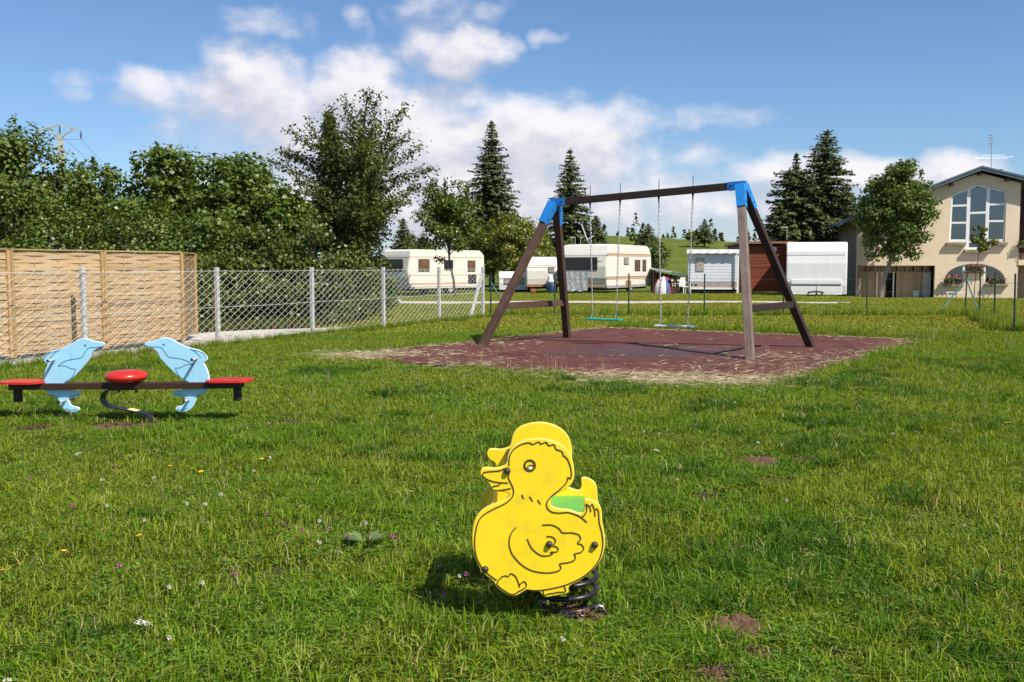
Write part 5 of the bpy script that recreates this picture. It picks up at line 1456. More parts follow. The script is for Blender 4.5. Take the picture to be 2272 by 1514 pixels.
M['white_van'] = caravan_mat('caravan_white', (.84, .82, .77), ribs=False, amt=.2)
M['hut_white'] = caravan_mat('hut_white', (.74, .75, .77), (.5, .48, .45), .4)
M['trim_brown'] = simple('trim_brown', (.33, .17, .075), .5, .2, 8, bmp=.05)
M['trim_tan'] = simple('trim_tan', (.56, .37, .23), .5, .2, 8, bmp=.05)
M['trim_grey'] = simple('trim_grey', (.34, .32, .30), .5, .2, 8, bmp=.05)
M['frame_dark'] = simple('window_rubber', (.035, .028, .024), .6, .2, 10, bmp=.05)
M['pane_interior_dark'] = simple('smoked_pane_interior_dark', (.022, .020, .024), .08, .3, 3, bmp=0, spec=.6)  # caravan panes; also the painted darkness inside the house openings
M['pane_brown'] = simple('brown_curtained_pane', (.14, .085, .050), .12, .35, 5, bmp=0, spec=.6)
M['pane_pale'] = simple('pale_curtained_pane', (.34, .31, .26), .12, .3, 5, bmp=0, spec=.6)
M['under'] = simple('underbody', (.03, .027, .025), .9, .3, 5, bmp=.2)
M['tyre'] = simple('tyre_rubber', (.02, .02, .02), .9, .2, 20, bmp=.3)
M['rim'] = simple('wheel_rim', (.35, .34, .33), .5, .2, 20, bmp=.1)
M['alu'] = simple('aluminium', (.55, .55, .54), .4, .1, 20, metal=.6, bmp=.05)
M['red_lamp'] = simple('tail_lamp_red', (.40, .02, .015), .3, .2, 20, bmp=0)
M['silver_sheet'] = simple('reflective_sheet', (.60, .60, .58), .45, .45, 9, dirt=(.25, .27, .27), dirt_amt=.8, dirt_scale=7, bmp=.5, bscale=14, metal=.2)

def caravan(name, label, corner, yaw, L, W, prof, mat, windows=(), stripes=(), wheels=(.55,), z0=.32, lights=False, underside=True):
    """body = side outline (u along the length, z) swept across the width; local x = length, y = depth, the corner at 0,0"""
    root = thing(name, label, 'caravan', (corner.x, corner.y, gzf(corner.x, corner.y)), yaw)
    bm = bmesh.new(); P = [(u, z) for u, z in prof]; n = len(P); rows = []
    bev = .05
    for (y, k) in ((0, bev), (bev, 0), (W - bev, 0), (W, bev)):
        cu = sum(p[0] for p in P) / n; cz = sum(p[1] for p in P) / n
        row = []
        for (u, z) in P:
            d = Vector((cu - u, cz - z)); d.normalize()
            zz = z + d.y * k if z > z0 + .1 else z
            row.append(bm.verts.new((u + d.x * k * .4, y, zz)))
        rows.append(row)
    for a, b in zip(rows[:-1], rows[1:]):
        for i in range(n): bm.faces.new((a[i], b[i], b[(i+1) % n], a[(i+1) % n]))
    bm.faces.new(rows[0]); bm.faces.new(rows[-1][::-1])
    bmesh.ops.recalc_face_normals(bm, faces=bm.faces)
    me = bpy.data.meshes.new('body'); bm.to_mesh(me); bm.free()
    link('body', me, mat, root)
    for w in windows:
        face, a, b, za, zb_, pm = w
        mb = MB(); mf = MB(); fr = .035
        if face == 'side': cen = ((a + b) / 2, -.012, (za + zb_) / 2); size = (b - a, .03, zb_ - za); ps = (b - a - 2*fr, .036, zb_ - za - 2*fr)
        else:
            cen = (-.012, (a + b) / 2, (za + zb_) / 2); size = (.03, b - a, zb_ - za); ps = (.036, b - a - 2*fr, zb_ - za - 2*fr)
        mf.box(cen, size, bevel=.012); wn = mf.build('window', M['frame_dark'], root)
        mb.box(cen, ps); mb.build('pane', M[pm], wn)
    for (face, a, b, z, h, sm) in stripes:
        mb = MB()
        if face == 'side': mb.box(((a + b) / 2, -.004, z), (b - a, .012, h))
        elif face == 'side_v': mb.box((a, -.006, (b + z) / 2), (h, .016, abs(b - z)))
        else: mb.box((-.006, (a + b) / 2, z), (.016, b - a, h))
        mb.build('trim_strip', M[sm], root)
    if underside:
        mb = MB(); mb.box((L / 2, W / 2, z0 - .06), (L * .9, W * .86, .12)); mb.build('chassis', M['under'], root)
        for u in wheels:
            for y in (.14, W - .14):
                mb = MB(); mb.tube([(u * L, y - .09, .30), (u * L, y + .09, .30)], .30, 18); wh = mb.build('wheel', M['tyre'], root, smooth=False)
                mb = MB(); s_ = -1 if y < 1 else 1; mb.tube([(u * L, y + s_ * .085, .30), (u * L, y + s_ * .098, .30)], .17, 14); mb.build('rim', M['rim'], wh)
    if lights:
        for y in (.2, W - .2):
            mb = MB(); mb.box((-.02, y, z0 + .22), (.04, .22, .10), bevel=.01); mb.build('tail_lamp', M['red_lamp'], root)
    return root

def std_prof(L, H, z0=.32, nose=.35, tail=.12, r=.28):
    return [(nose * .35, z0), (0.0, z0 + .55), (.02, z0 + 1.0), (nose * .55, H - r * 1.1), (nose * .8, H - r * .35), (nose + r, H), (L - tail - r * .9, H - .02), (L - tail - .1, H - r * .4), (L - tail * .3, H - r), (L, z0 + .9), (L - .02, z0 + .3), (L - .1, z0)]
Wd = 'side'
# cream caravan behind the chain-link fence: side towards the viewer, nose to the hedge
c1 = Vector((-5.25, 50.0)); y1 = RAD(47)
H1 = at(905, 553, 50).z - gzf(-5.25, 50)
caravan('caravan', 'cream caravan with three brown-framed side windows behind the maple and wire fence', c1, y1, 5.5, 2.3, std_prof(5.5, H1, .36, .3, .1), M['cream'],
        [('side', .72, 1.48, 1.22, 1.86, 'pane_brown'), ('side', 2.50, 3.15, 1.28, 1.82, 'pane_interior_dark'), ('side', 4.22, 4.80, 1.20, 1.80, 'pane_brown'), ('side', 4.25, 4.86, .56, 1.06, 'pane_interior_dark'), ('end', .35, 1.9, 1.2, 1.85, 'pane_interior_dark')],
        [('side', .12, 5.4, 1.97, .035, 'trim_tan'), ('side', .0, 5.46, 1.04, .03, 'trim_tan'), ('side', .1, 5.46, .60, .09, 'trim_tan'), ('side', .1, 5.42, .44, .04, 'trim_grey'), ('end', .0, 2.3, 1.92, .03, 'trim_brown')], z0=.36)
# low trailer caravan
def endon(name, label, pxl, pxr, Y, top_py, L, mat, windows=(), stripes=(), z0=.30, tumble=.22, lights=False, yaw=0.0):
    """a caravan seen on its end: local x runs away from the viewer"""
    a, b = at(pxl, HORIZON, Y), at(pxr, HORIZON, Y); W = b.x - a.x; gz_ = gzf(a.x, Y); H = at(pxl, top_py, Y).z - gz_
    prof = [(.06, z0), (0, z0 + .4), (0, H * .62), (tumble * .45, H * .82), (tumble, H * .93), (tumble + .22, H), (L - .4, H), (L - .1, H - .25), (L, H * .6), (L - .05, z0)]
    root = caravan(name, label, Vector((b.x, Y)), RAD(90) + yaw, L, W, prof, mat, windows, stripes, (.55,), z0, lights)
    return root, W, H
endon('trailer_caravan', 'small low white trailer caravan beside the lime trees', 1107, 1172, 57, 604, 3.2, M['white_van'], [('end', .25, 1.4, .45, .76, 'pane_pale')], [('end', 0, 1.68, .80, .03, 'trim_brown')], z0=.12)
endon('caravan', 'ivory caravan end with a slanted awning panel beside the striped caravan', 1169, 1236, 55.5, 570, 4.6, M['cream2'], [('end', .16, .48, 1.10, 1.44, 'pane_pale')], [('end', .0, 1.69, 1.50, .03, 'trim_brown'), ('end', .02, 1.66, .40, .14, 'trim_brown')], z0=.34, tumble=.3)
# the striped caravan
c4 = at(1345, HORIZON, 52.0); y4 = RAD(90 - 29)
H4 = at(1345, 541, 52.0).z - gzf(c4.x, 52)
P4 = [(.16, .32), (0.0, .85), (.0, 1.45), (.14, H4 - .62), (.18, H4 - .50), (.36, H4 - .10), (.72, H4), (5.8, H4 - .02), (6.18, H4 - .18), (6.44, H4 - .55), (6.5, 1.2), (6.44, .32)]
car4 = caravan('caravan', 'big ivory caravan with brown stripes and a wide dark end window', c4, y4, 6.5, 2.7, P4, M['cream2'],
        [('side', 2.38, 3.05, 1.55, 1.94, 'pane_pale'), ('side', 3.95, 4.75, 1.20, 1.82, 'pane_brown'), ('side', 5.12, 5.66, 1.18, 1.84, 'pane_brown'), ('end', .5, 2.62, 1.26, 1.94, 'pane_interior_dark')],
        [('side', .12, 6.4, 2.06, .10, 'trim_tan'), ('side', .12, 6.4, 2.13, .03, 'trim_brown'), ('side', .0, 6.48, .90, .035, 'trim_brown'), ('side', .0, 6.48, .82, .10, 'trim_tan'), ('side', .1, 6.44, .40, .10, 'trim_grey'), ('end', .05, 2.65, .44, .12, 'trim_tan'), ('end', .02, 2.68, 2.02, .03, 'trim_grey')])
mb = MB(); r_ = random.Random(4); n = 14; vs_, fs = [], []
for i in range(n + 1):
    for j, z in enumerate((1.18, .9, .6, .30, .16)):
        vs_.append((-.10 - .022 * math.sin(i * 1.9 + j * .8) - .01 * math.sin(i * .7) - .015 * j, .98 + 1.35 * i / n + .02 * math.sin(j * 2 + i), z + (.05 * math.sin(i * 1.1) if j == 4 else 0)))
for i in range(n):
    for j in range(4): a = i * 5 + j; fs.append((a, a + 1, a + 6, a + 5))
mb.add(vs_, fs); mb.build('nose_cover', M['silver_sheet'], car4, smooth=True)
mb = MB(); mb.lathe([(.0, .40), (.36, .36), (.42, .2), (.36, .02)], (0, 0, 0), 14)
gb = mb.build('wheel_hatch', M['trim_brown'], car4); gb.location = (3.05, -.01, .36); gb.scale = (1, .05, .9)
for (nm, lab, px, py, Y, dx_, hh) in (('tv_aerial', 'small flat aerial on the roof of the striped caravan', 1276, 545, 53.6, -.28, .52), ('tv_aerial', 'pale small aerial beside the other one on the striped caravan', 1288, 545, 53.9, .12, .50)):
    p = at(px, py, Y); t_ = thing(nm, lab, 'aerial', (p.x, Y, p.z - .08)); mb = MB(); mb.tube([(0, 0, 0), (0, 0, hh)], .014, 5); mb.build('mast', M['alu'], t_)
    mb = MB(); mb.box((dx_ / 2, 0, hh), (abs(dx_) + .03, .09, .05)); mb.build('element', M['alu'], t_)
p = at(1312, 542, 53.4); t_ = thing('tv_aerial', 'L-shaped white television aerial above the striped caravan', 'aerial', (p.x, 53.4, p.z - .1))
q0, q1, q2 = at(1303, 532, 53.4), at(1290, 497, 53.4), at(1318, 523, 53.4)
mb = MB(); mb.tube([(0, 0, 0), (q0.x - p.x, 0, q0.z - p.z + .1)], .012, 5); mb.build('mast', M['alu'], t_)
mb = MB(); mb.bar((q0.x - p.x, 0, q0.z - p.z + .1), (q1.x - p.x, 0, q1.z - p.z + .1), .05, .04); mb.bar((q0.x - p.x, 0, q0.z - p.z + .1), (q2.x - p.x, 0, q2.z - p.z + .1), .05, .03); mb.build('reflector', M['white_paint'], t_)
# odds and ends at the ivory caravan
M['dk_blue'] = simple('blue_plastic', (.02, .035, .10), .5, .2, bmp=.05); M['red_pl'] = simple('red_plastic', (.40, .03, .03), .5, .2, bmp=.05)
c = at(1224, 648, 53.8); t_ = thing('storage_barrel', 'dark blue barrel with white bundles standing before the ivory caravan', 'barrel', (c.x, 53.8, gzf(c.x, 53.8)))
mb = MB(); mb.lathe([(.0, 0), (.26, 0), (.30, .08), (.30, .5), (.24, .58), (0, .58)], n=16); mb.build('drum', M['dk_blue'], t_, smooth=True)
mb = MB(); mb.lathe([(.0, .56), (.2, .56), (.25, .7), (.16, .85), (.2, .95), (.0, 1.02)], (-.05, 0, 0), 9); mb.build('bundle', M['white_paint'], t_, smooth=True)
c = at(1183, 648, 53.7); mb = MB(); mb.box((0, 0, .13), (.26, .2, .16), bevel=.05); mb.tube([(-.1, 0, .2), (-.08, 0, .30), (.08, 0, .30), (.1, 0, .2)], .012, 6)
tag(mb.build('petrol_can', M['red_pl'], loc=(c.x, 53.7, gzf(c.x, 53.7))), 'small red can on the grass before the ivory caravan', 'can')
# lean-to, tent, cabinet, chair between the striped caravan and the white hut
M['dark_board'] = wood('dark_boards', (.030, .018, .012), (.060, .036, .024), .8, (2, 30, 30))
a, b = at(1448, HORIZON, 56.5), at(1527, HORIZON, 56.5); gl = gzf(a.x, 56.5)
za, zb_ = at(1448, 599, 56.5).z, at(1527, 613, 56.5).z
lt = thing('lean_to', 'dark lean-to shelter with a sloping pale roof between two caravans', 'shelter', (a.x, 56.5, gl)); wl = b.x - a.x
mb = MB(); vs_ = [(0, 0, za - gl), (wl, 0, zb_ - gl), (wl, 2.4, zb_ - gl + .1), (0, 2.4, za - gl + .1)]
mb.add(vs_ + [(x, y, z + .06) for x, y, z in vs_], [(3, 2, 1, 0), (4, 5, 6, 7), (0, 1, 5, 4), (1, 2, 6, 5), (2, 3, 7, 6), (3, 0, 4, 7)]); mb.build('roof', M['alu'], lt)
for i in range(8):
    mb = MB(); mb.box(((i + .5) * wl / 8, .7, (za + (zb_ - za) * (i + .5) / 8 - gl) / 2 - .03), (wl / 8 - .01, .03, za + (zb_ - za) * (i + .5) / 8 - gl - .1)); mb.build('board', M['dark_board'], lt)
for x in (.04, wl - .04):
    mb = MB(); zz = (za if x < 1 else zb_) - gl; mb.box((x, .05, zz / 2), (.06, .06, zz)); mb.build('post', M['dark_board'], lt)
M['tent_red'] = simple('tent_red', (.30, .022, .030), .7, .15, 6, bmp=.2); M['tent_white'] = simple('tent_white', (.75, .73, .70), .7, .1, 6, bmp=.2); M['tent_blue'] = simple('tent_blue', (.06, .08, .22), .7, .15, 6, bmp=.2)
c = at(1473, 652, 53); tent = thing('dome_tent', 'small red, white and blue dome tent pitched by the lean-to', 'tent', (c.x, 53, gzf(c.x, 53)), RAD(10))
def tent_panel(a0, a1, mat, nm, k=1.0):
    mb = MB(); R_ = .62; vs_, fs = [], []; na, nz = 10, 8
    for i in range(na + 1):
        a = a0 + (a1 - a0) * i / na
        for j in range(nz + 1):
            t = j / nz * math.pi / 2; w = R_ * math.cos(t) * k; vs_.append((w * math.cos(a) * 1.0, w * math.sin(a), .95 * math.sin(t) ** .9 * k))
    for i in range(na):
        for j in range(nz): q = i * (nz + 1) + j; fs.append((q, q + nz + 1, q + nz + 2, q + 1))
    mb.add(vs_, fs); mb.build(nm, mat, tent, smooth=True)
tent_panel(RAD(200), RAD(262), M['tent_white'], 'panel'); tent_panel(RAD(262), RAD(285), M['tent_blue'], 'panel'); tent_panel(RAD(285), RAD(560), M['tent_red'], 'panel'); 
mb = MB(); mb.tube([(.64 * math.cos(RAD(232)) * math.cos(t), .64 * math.sin(RAD(232)) * math.cos(t), .97 * math.sin(t) ** .9 + .005) for t in np.linspace(0, 1.57, 9)], .022, 6); mb.build('pole_sleeve', M['tent_red'], tent)
M['cab'] = wood('brown_cabinet', (.10, .045, .022), (.18, .085, .04), .7, (20, 20, 2))
c = at(1498, 652, 52.6); cb = thing('camp_cabinet', 'brown wooden camp cabinet with pale round pots beside the tent', 'cabinet', (c.x, 52.6, gzf(c.x, 52.6)), RAD(-12)); cb.scale = (1.2, 1.2, 1.15)
mb = MB(); mb.box((0, 0, .36), (.36, .3, .72), bevel=.01); mb.build('carcass', M['cab'], cb)
mb = MB(); mb.box((0, 0, .76), (.44, .36, .05), bevel=.01); mb.build('top', M['dark_board'], cb)
for i, (x, z, r_) in enumerate(((-.13, .66, .055), (.14, .66, .055), (-.12, .5, .03), (0, .5, .03), (.13, .5, .03), (-.1, .41, .03), (0.0, .41, .03))):
    mb = MB(); mb.tube([(x, -.15, z), (x, -.18, z)], [r_, r_ * .9], 10); mb.build('pot', M['white_paint'], cb)
c = at(1519, 655, 52.3); chr_ = thing('garden_chair', 'white plastic garden chair standing in front of the white hut', 'chair', (c.x, 52.3, gzf(c.x, 52.3)), RAD(25))
mb = MB(); mb.box((0, 0, .42), (.44, .42, .035), bevel=.01); mb.build('seat', M['white_paint'], chr_)
mb = MB()
for k in range(5): mb.bar((-.18 + .09 * k, .20, .45), (-.18 + .09 * k, .30, .86), .055, .02)
mb.bar((-.23, .30, .87), (.23, .30, .87), .05, .06); mb.build('backrest', M['white_paint'], chr_)
for (x, y) in ((-.2, -.19), (.2, -.19), (-.2, .2), (.2, .2)):
    mb = MB(); mb.bar((x, y, .42), (x * 1.15, y * 1.2, 0), .045, .035); mb.build('leg', M['white_paint'], chr_)
for x in (-.23, .23):
    mb = MB(); mb.bar((x, -.18, .62), (x, .24, .64), .045, .02); mb.bar((x, -.17, .42), (x, -.17, .62), .03, .03); mb.build('armrest', M['white_paint'], chr_)
# white hut with a tarpaulin roof edge
Yh = 52.8; a, b = at(1527, HORIZON, Yh), at(1637, HORIZON, Yh); gl = gzf(a.x, Yh) ; Wh = b.x - a.x
hut = thing('mobile_hut', 'white panelled mobile hut with one small window and an overhanging sheet roof', 'hut', (a.x, Yh, gl), RAD(-9.5))
Hh = at(1527, 556, Yh).z - gl; zb0 = .34
mb = MB(); mb.box((Wh / 2, 2.2, (Hh + zb0) / 2 - .05), (Wh, 4.4, Hh - zb0 - .1)); hb = mb.build('body', M['hut_white'], hut)
for i in range(9):
    z = zb0 + .34 + i * (Hh - zb0 - .55) / 9; hh = (Hh - zb0 - .55) / 9
    mb = MB(); mb.box((Wh / 2 - .04, -.012, z + hh / 2), (Wh - .10, .024, hh - .012), bevel=.003); mb.build('cladding_board', M['hut_white'], hut)
mb = MB(); n = 16; vs_, fs = [], []
for i in range(n + 1):
    x = -.08 + (Wh + .1) * i / n; k = .012 * math.sin(i * 2.3)
    for (y, z) in ((4.5, Hh + .02), (.0, Hh + .05), (-.27 + k, Hh + .03 + k), (-.29 + k, Hh - .16 + 2*k), (-.24, Hh - .15)): vs_.append((x, y, z))
for i in range(n):
    for j in range(4): q = i*5 + j; fs.append((q, q+5, q+6, q+1))
mb.add(vs_, fs); mb.build('sheet_roof', M['white_van'], hut)
mb = MB(); mb.box((.60, -.03, 1.56), (.46, .05, .72), bevel=.03); wn = mb.build('window', M['trim_grey'], hut); mb = MB(); mb.box((.60, -.032, 1.56), (.40, .055, .64), bevel=.02); mb.build('pane', M['pane_pale'], wn)
mb = MB(); mb.box((Wh / 2 - .04, -.016, zb0 + .17), (Wh - .12, .03, .28)); mb.build('skirt', simple('rusty_skirt', (.40, .32, .28), .7, .3, 6, dirt=(.08, .06, .05), dirt_amt=.8, dirt_scale=3, bmp=.2), hut)
mb = MB(); mb.box((Wh / 2, -.03, zb0 - .02), (Wh - .1, .06, .10)); mb.build('bumper', M['white_van'], hut)
mb = MB(); mb.box((Wh - .06, -.20, Hh / 2 - .05), (.10, .06, Hh - .1)); mb.build('post', M['white_van'], hut)
mb = MB(); mb.box((Wh / 2, 2.2, .18), (Wh * .85, 3.8, .25)); mb.build('chassis', M['under'], hut)
for x in (.12, Wh - .28):
    mb = MB(); mb.add([(x - .07, -.065, zb0 - .08), (x + .07, -.065, zb0 - .08), (x, -.065, zb0 + .06), (x - .07, -.055, zb0 - .08), (x + .07, -.055, zb0 - .08), (x, -.055, zb0 + .06)], [(0, 1, 2), (5, 4, 3), (0, 3, 4, 1), (1, 4, 5, 2), (2, 5, 3, 0)]); mb.build('reflector', M['red_lamp'], hut)
for x in (.16, .42):
    mb = MB(); mb.box((x, -.036, zb0 + .17), (.15, .02, .09), bevel=.01); mb.build('tail_lamp', M['under'], hut)
# red-brown plank cabin
Yc = 53.4; a, b = at(1640, HORIZON, Yc), at(1750, HORIZON, Yc); gl = gzf(a.x, Yc); Wc = b.x - a.x; Hc = at(1640, 545, Yc).z - gl
M['cabin'] = wood('red_plank', (.135, .030, .012), (.24, .058, .020), .6, (2, 30, 30)); M['cabin_dark'] = wood('dark_trim', (.05, .018, .010), (.095, .036, .018), .6, (2, 30, 30))
cab = thing('plank_cabin', 'red-brown cabin of horizontal planks beside the white box caravan', 'cabin', (a.x, Yc, gl))
npk = 15
for i in range(npk):
    h = (Hc - .12) / npk; mb = MB(); mb.box((Wc / 2, -.01 - .004 * (i % 2), .12 + (i + .5) * h), (Wc - .30, .03, h - .014), bevel=.004); mb.build('plank', M['cabin'], cab)
mb = MB(); mb.box((Wc / 2, 1.5, Hc / 2 + .05), (Wc, 2.98, Hc - .12)); mb.build('wall', M['cabin_dark'], cab)
for x in (.07, Wc - .09):
    mb = MB(); mb.box((x, -.012, Hc / 2 + .06), (.15, .05, Hc - .1)); mb.build('corner_board', M['cabin_dark'], cab)
mb = MB(); mb.box((Wc / 2, -.02, Hc * .54), (Wc - .3, .035, .05)); mb.build('rail', M['cabin_dark'], cab)
mb = MB(); vs_ = [(-.14, -.35, Hc + .08), (Wc + .22, -.35, Hc + .10), (Wc + .22, 3.2, Hc + .0), (-.14, 3.2, Hc - .02)]
mb.add(vs_ + [(x, y, z + .12) for x, y, z in vs_], [(3, 2, 1, 0), (4, 5, 6, 7), (0, 1, 5, 4), (1, 2, 6, 5), (2, 3, 7, 6), (3, 0, 4, 7)]); mb.build('roof', wood('roof_edge', (.16, .07, .03), (.28, .14, .07), .7, (2, 30, 30)), cab)
mb = MB(); mb.box((Wc * .66, -.03, Hc - .20), (.44, .02, .24)); mb.build('notice', M['white_paint'], cab)
# white box caravan on its end
t6, W6, H6 = endon('caravan', 'plain white caravan end standing between the plank cabin and the house', 1750, 1880, 47.8, 534, 5.2, M['white_van'], [], [('end', .02, 2.72, 2.22, .02, 'trim_grey')], z0=.20, tumble=.16, yaw=RAD(-15.5))
for k, z in enumerate((.52, .60)):
    mb = MB(); mb.box((-.012, W6 / 2, z), (.02, W6 * .86, .018)); mb.build('trim_strip', M['trim_grey'], t6)
mb = MB(); mb.box((-.05, W6 / 2, .78), (.07, W6 * .84, .22), bevel=.02); mb.build('front_locker', M['white_van'], t6)
mb = MB(); mb.box((-.03, W6 / 2, .36), (.05, W6 * .84, .40), bevel=.015); mb.build('bumper_panel', M['white_van'], t6)
mb = MB(); mb.bar((0, W6 / 2 - .35, .28), (-.9, W6 / 2, .34), .06, .07); mb.bar((0, W6 / 2 + .35, .28), (-.9, W6 / 2, .34), .06, .07); mb.build('drawbar', M['under'], t6)
mb = MB(); mb.tube([(-.75, W6 / 2 - .05, .14), (-.75, W6 / 2 + .05, .14)], .13, 12); mb.build('jockey_wheel', M['tyre'], t6)
mb = MB(); mb.tube([(-.75, W6 / 2, .14), (-.75, W6 / 2, .62)], .03, 8); mb.build('jockey_post', M['alu'], t6)
p = at(1746, 528, 53.6); t_ = thing('tv_aerial', 'thin pale aerial on a bent mast over the plank cabin', 'aerial', (p.x, 53.6, p.z - .1)); mb = MB(); mb.tube([(0, 0, 0), (0, 0, .66)], .018, 6); mb.build('mast', M['alu'], t_); mb = MB(); mb.box((-.12, 0, .66), (.30, .08, .05)); mb.build('element', M['alu'], t_)
p = at(1661, 540, 54.8); t_ = thing('mast_pole', 'thin dark pole rising behind the plank cabin', 'pole', (p.x, 54.8, p.z - .2)); mb = MB(); mb.tube([(0, 0, 0), (0, 0, .95)], .016, 6); mb.build('mast', M['under'], t_); mb = MB(); mb.box((0, 0, .7), (.16, .03, .03)); mb.build('cross_piece', M['under'], t_)

# ================================================================== house
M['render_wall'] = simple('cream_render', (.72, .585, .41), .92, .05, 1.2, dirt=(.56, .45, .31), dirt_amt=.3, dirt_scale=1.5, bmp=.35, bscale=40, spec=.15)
M['side_wall'] = simple('shaded_render', (.30, .235, .18), .92, .12, 1.2, bmp=.35, bscale=40, spec=.15)  # render darkened: the shadow side's shade is put into the colour
M['roof_blue'] = simple('roof_slate_blue', (.085, .125, .150), .6, .2, 5, bmp=.15)
M['roof_dark'] = simple('roof_sheet', (.06, .075, .085), .7, .2, 5, bmp=.2)
M['frame_white'] = simple('frame_white', (.78, .78, .76), .45, .05, 8, bmp=.03)
M['sill'] = simple('stone_sill', (.25, .195, .13), .9, .25, 6, bmp=.3)
M['door_grey'] = simple('door_grey', (.50, .52, .52), .5, .1, 5, bmp=.05)
M['garage'] = wood('garage_board', (.40, .285, .175), (.52, .385, .25), .8, (18, 18, 1.4))
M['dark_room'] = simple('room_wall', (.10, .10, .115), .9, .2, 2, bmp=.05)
M['blind'] = simple('interior_beam', (.45, .43, .40), .7, .1, 5, bmp=.05)
M['clad_brown'] = wood('brown_cladding', (.048, .016, .018), (.085, .030, .028), .7, (2, 2, 30))
M['bench'] = simple('bench_white', (.70, .66, .56), .7, .1, 5, bmp=.1)
def glass_mat():
    m, t, p, o = new_mat('window_glass')
    gl_ = nd(t, 'ShaderNodeBsdfGlossy'); gl_.inputs['Roughness'].default_value = .03; gl_.inputs['Color'].default_value = (.9, .92, .95, 1)
    tr = nd(t, 'ShaderNodeBsdfTransparent'); tr.inputs['Color'].default_value = (.62, .66, .70, 1)
    fr = nd(t, 'ShaderNodeFresnel'); fr.inputs['IOR'].default_value = 1.6
    mx = nd(t, 'ShaderNodeMixShader'); t.links.new(mth(t, 'MULTIPLY_ADD', fr.outputs[0], 1.0, .07, clamp=True), mx.inputs[0])
    t.links.new(tr.outputs[0], mx.inputs[1]); t.links.new(gl_.outputs[0], mx.inputs[2]); t.links.new(mx.outputs[0], o.inputs['Surface'])
    return m
M['glass'] = glass_mat()
HY = 54.0; HS = HY / F_PX; HB = 663.0
ho = at(1900, HORIZON, HY)
house = thing('house', 'cream gabled house with a tall white-framed window and a slate-blue roof edge', 'house', (ho.x, HY, CAM_H - (HB - HORIZON) * HS), RAD(-13))
def hp(px, py): return ((px - 1900) * HS * .92, (HB - py) * HS * .98)
def hl(pts): return [hp(*p) for p in pts]
big = [(2106, 536), (2108, 432), (2166, 411), (2227, 425), (2227, 536), (2189, 536), (2189, 553), (2142, 553), (2142, 536)]
arc = [(2164 - 68 * math.cos(t), 629 - 45 * math.sin(t) ** .8 if math.sin(t) > 0 else 629) for t in np.linspace(0, math.pi, 22)]
arch = arc + [(2186, 629), (2186, 604), (2141, 604), (2141, 629)]
gar = [(1902.5, 662.5), (1902.5, 588), (2077, 588), (2077, 662.5)]
me = plate_mesh('front_wall', [hl([(1900, 668), (1900, 478), (2167, 386), (2257, 410), (2257, 668)]), hl(big), hl(arch), hl(gar)], .30)
o = link('front_wall', me, M['render_wall'], house); o.location = (0, .15, 0)
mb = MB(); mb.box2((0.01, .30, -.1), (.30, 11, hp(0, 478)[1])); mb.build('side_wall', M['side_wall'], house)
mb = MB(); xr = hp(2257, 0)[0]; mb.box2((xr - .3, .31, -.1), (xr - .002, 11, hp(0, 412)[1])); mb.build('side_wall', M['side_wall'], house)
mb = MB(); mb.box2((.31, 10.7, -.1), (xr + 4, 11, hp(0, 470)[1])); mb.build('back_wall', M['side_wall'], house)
# roof: two slabs with a deep painted edge
rd, el_, er_ = hp(2167, 374), hp(1849, 493), hp(2430, 441)
def slab(p, q, th, y0, y1, nm, mat):
    mb = MB(); vs_ = [(p[0], y0, p[1]), (q[0], y0, q[1]), (q[0], y1, q[1]), (p[0], y1, p[1])]
    mb.add([(x, y, z - th) for x, y, z in vs_] + vs_, [(3, 2, 1, 0), (4, 5, 6, 7), (0, 1, 5, 4), (1, 2, 6, 5), (2, 3, 7, 6), (3, 0, 4, 7)]); return mb.build(nm, mat, house)
rf = slab(el_, rd, .12, -.45, 11.4, 'roof', M['roof_dark']); slab(rd, er_, .12, -.45, 11.4, 'roof', M['roof_dark'])
for (p, q) in ((el_, rd), (rd, er_)):
    d = .004
    slab((p[0], p[1] + .012), (q[0], q[1] + .012), .21, -.50, -.452, 'barge_board', M['roof_blue']); slab((p[0], p[1] + .04), (q[0], q[1] + .04), .10, -.53, -.502, 'barge_trim', M['roof_blue'])
for px, py in ((1975, 456), (2105, 408), (2166, 386), (2225, 400)):
    x, z = hp(px, py + 3); mb = MB(); mb.box((x, -.22, z), (.16, .42, .14)); mb.build('rafter_end', M['clad_brown'], house)
mb = MB(); x, z = hp(2215, 379); mb.box((x, 3, z + .12), (1.3, .7, .22)); mb.build('roof_hatch', M['roof_dark'], house)
# big window
wy = .10
win = MB(); 
def wbar(mb, p, q, w, d=.07):
    a, b = hp(*p), hp(*q); mb.bar((a[0], wy, a[1]), (b[0], wy, b[1]), d, w, up=(0, 1, 0)) if False else mb.bar((a[0], wy, a[1]), (b[0], wy, b[1]), w, d, up=(0, 1, 0))
ol = big
for a, b in zip(ol, ol[1:] + ol[:1]):
    if a in ((2189, 536), (2142, 553)) or (a == (2227, 536)) or (a == (2142, 536)): continue
    ca = lambda p: (p[0] + (2 if p[0] < 2150 else -2), p[1] + (2 if p[1] < 500 else -2))
    wbar(win, ca(a), ca(b), .085)
wo = win.build('window', M['frame_white'], house)
mb = MB()
for x in (2146.5, 2188): wbar(mb, (x, 421), (x, 551 if x else 0), .17, .08)
mb.build('mullion', M['frame_white'], wo)
for (p, q, w) in (((2108, 457), (2145, 456), .10), ((2108, 494), (2145, 494), .10), ((2190, 455), (2226, 454), .10), ((2190, 491), (2226, 491), .10), ((2148, 473), (2187, 472), .11), ((2142, 550), (2189, 550), .10), ((2106, 533), (2143, 533), .12), ((2190, 533), (2227, 533), .12), ((2148, 536), (2187, 536), .09)):
    mb = MB(); wbar(mb, p, q, w, .075); mb.build('transom', M['frame_white'], wo)
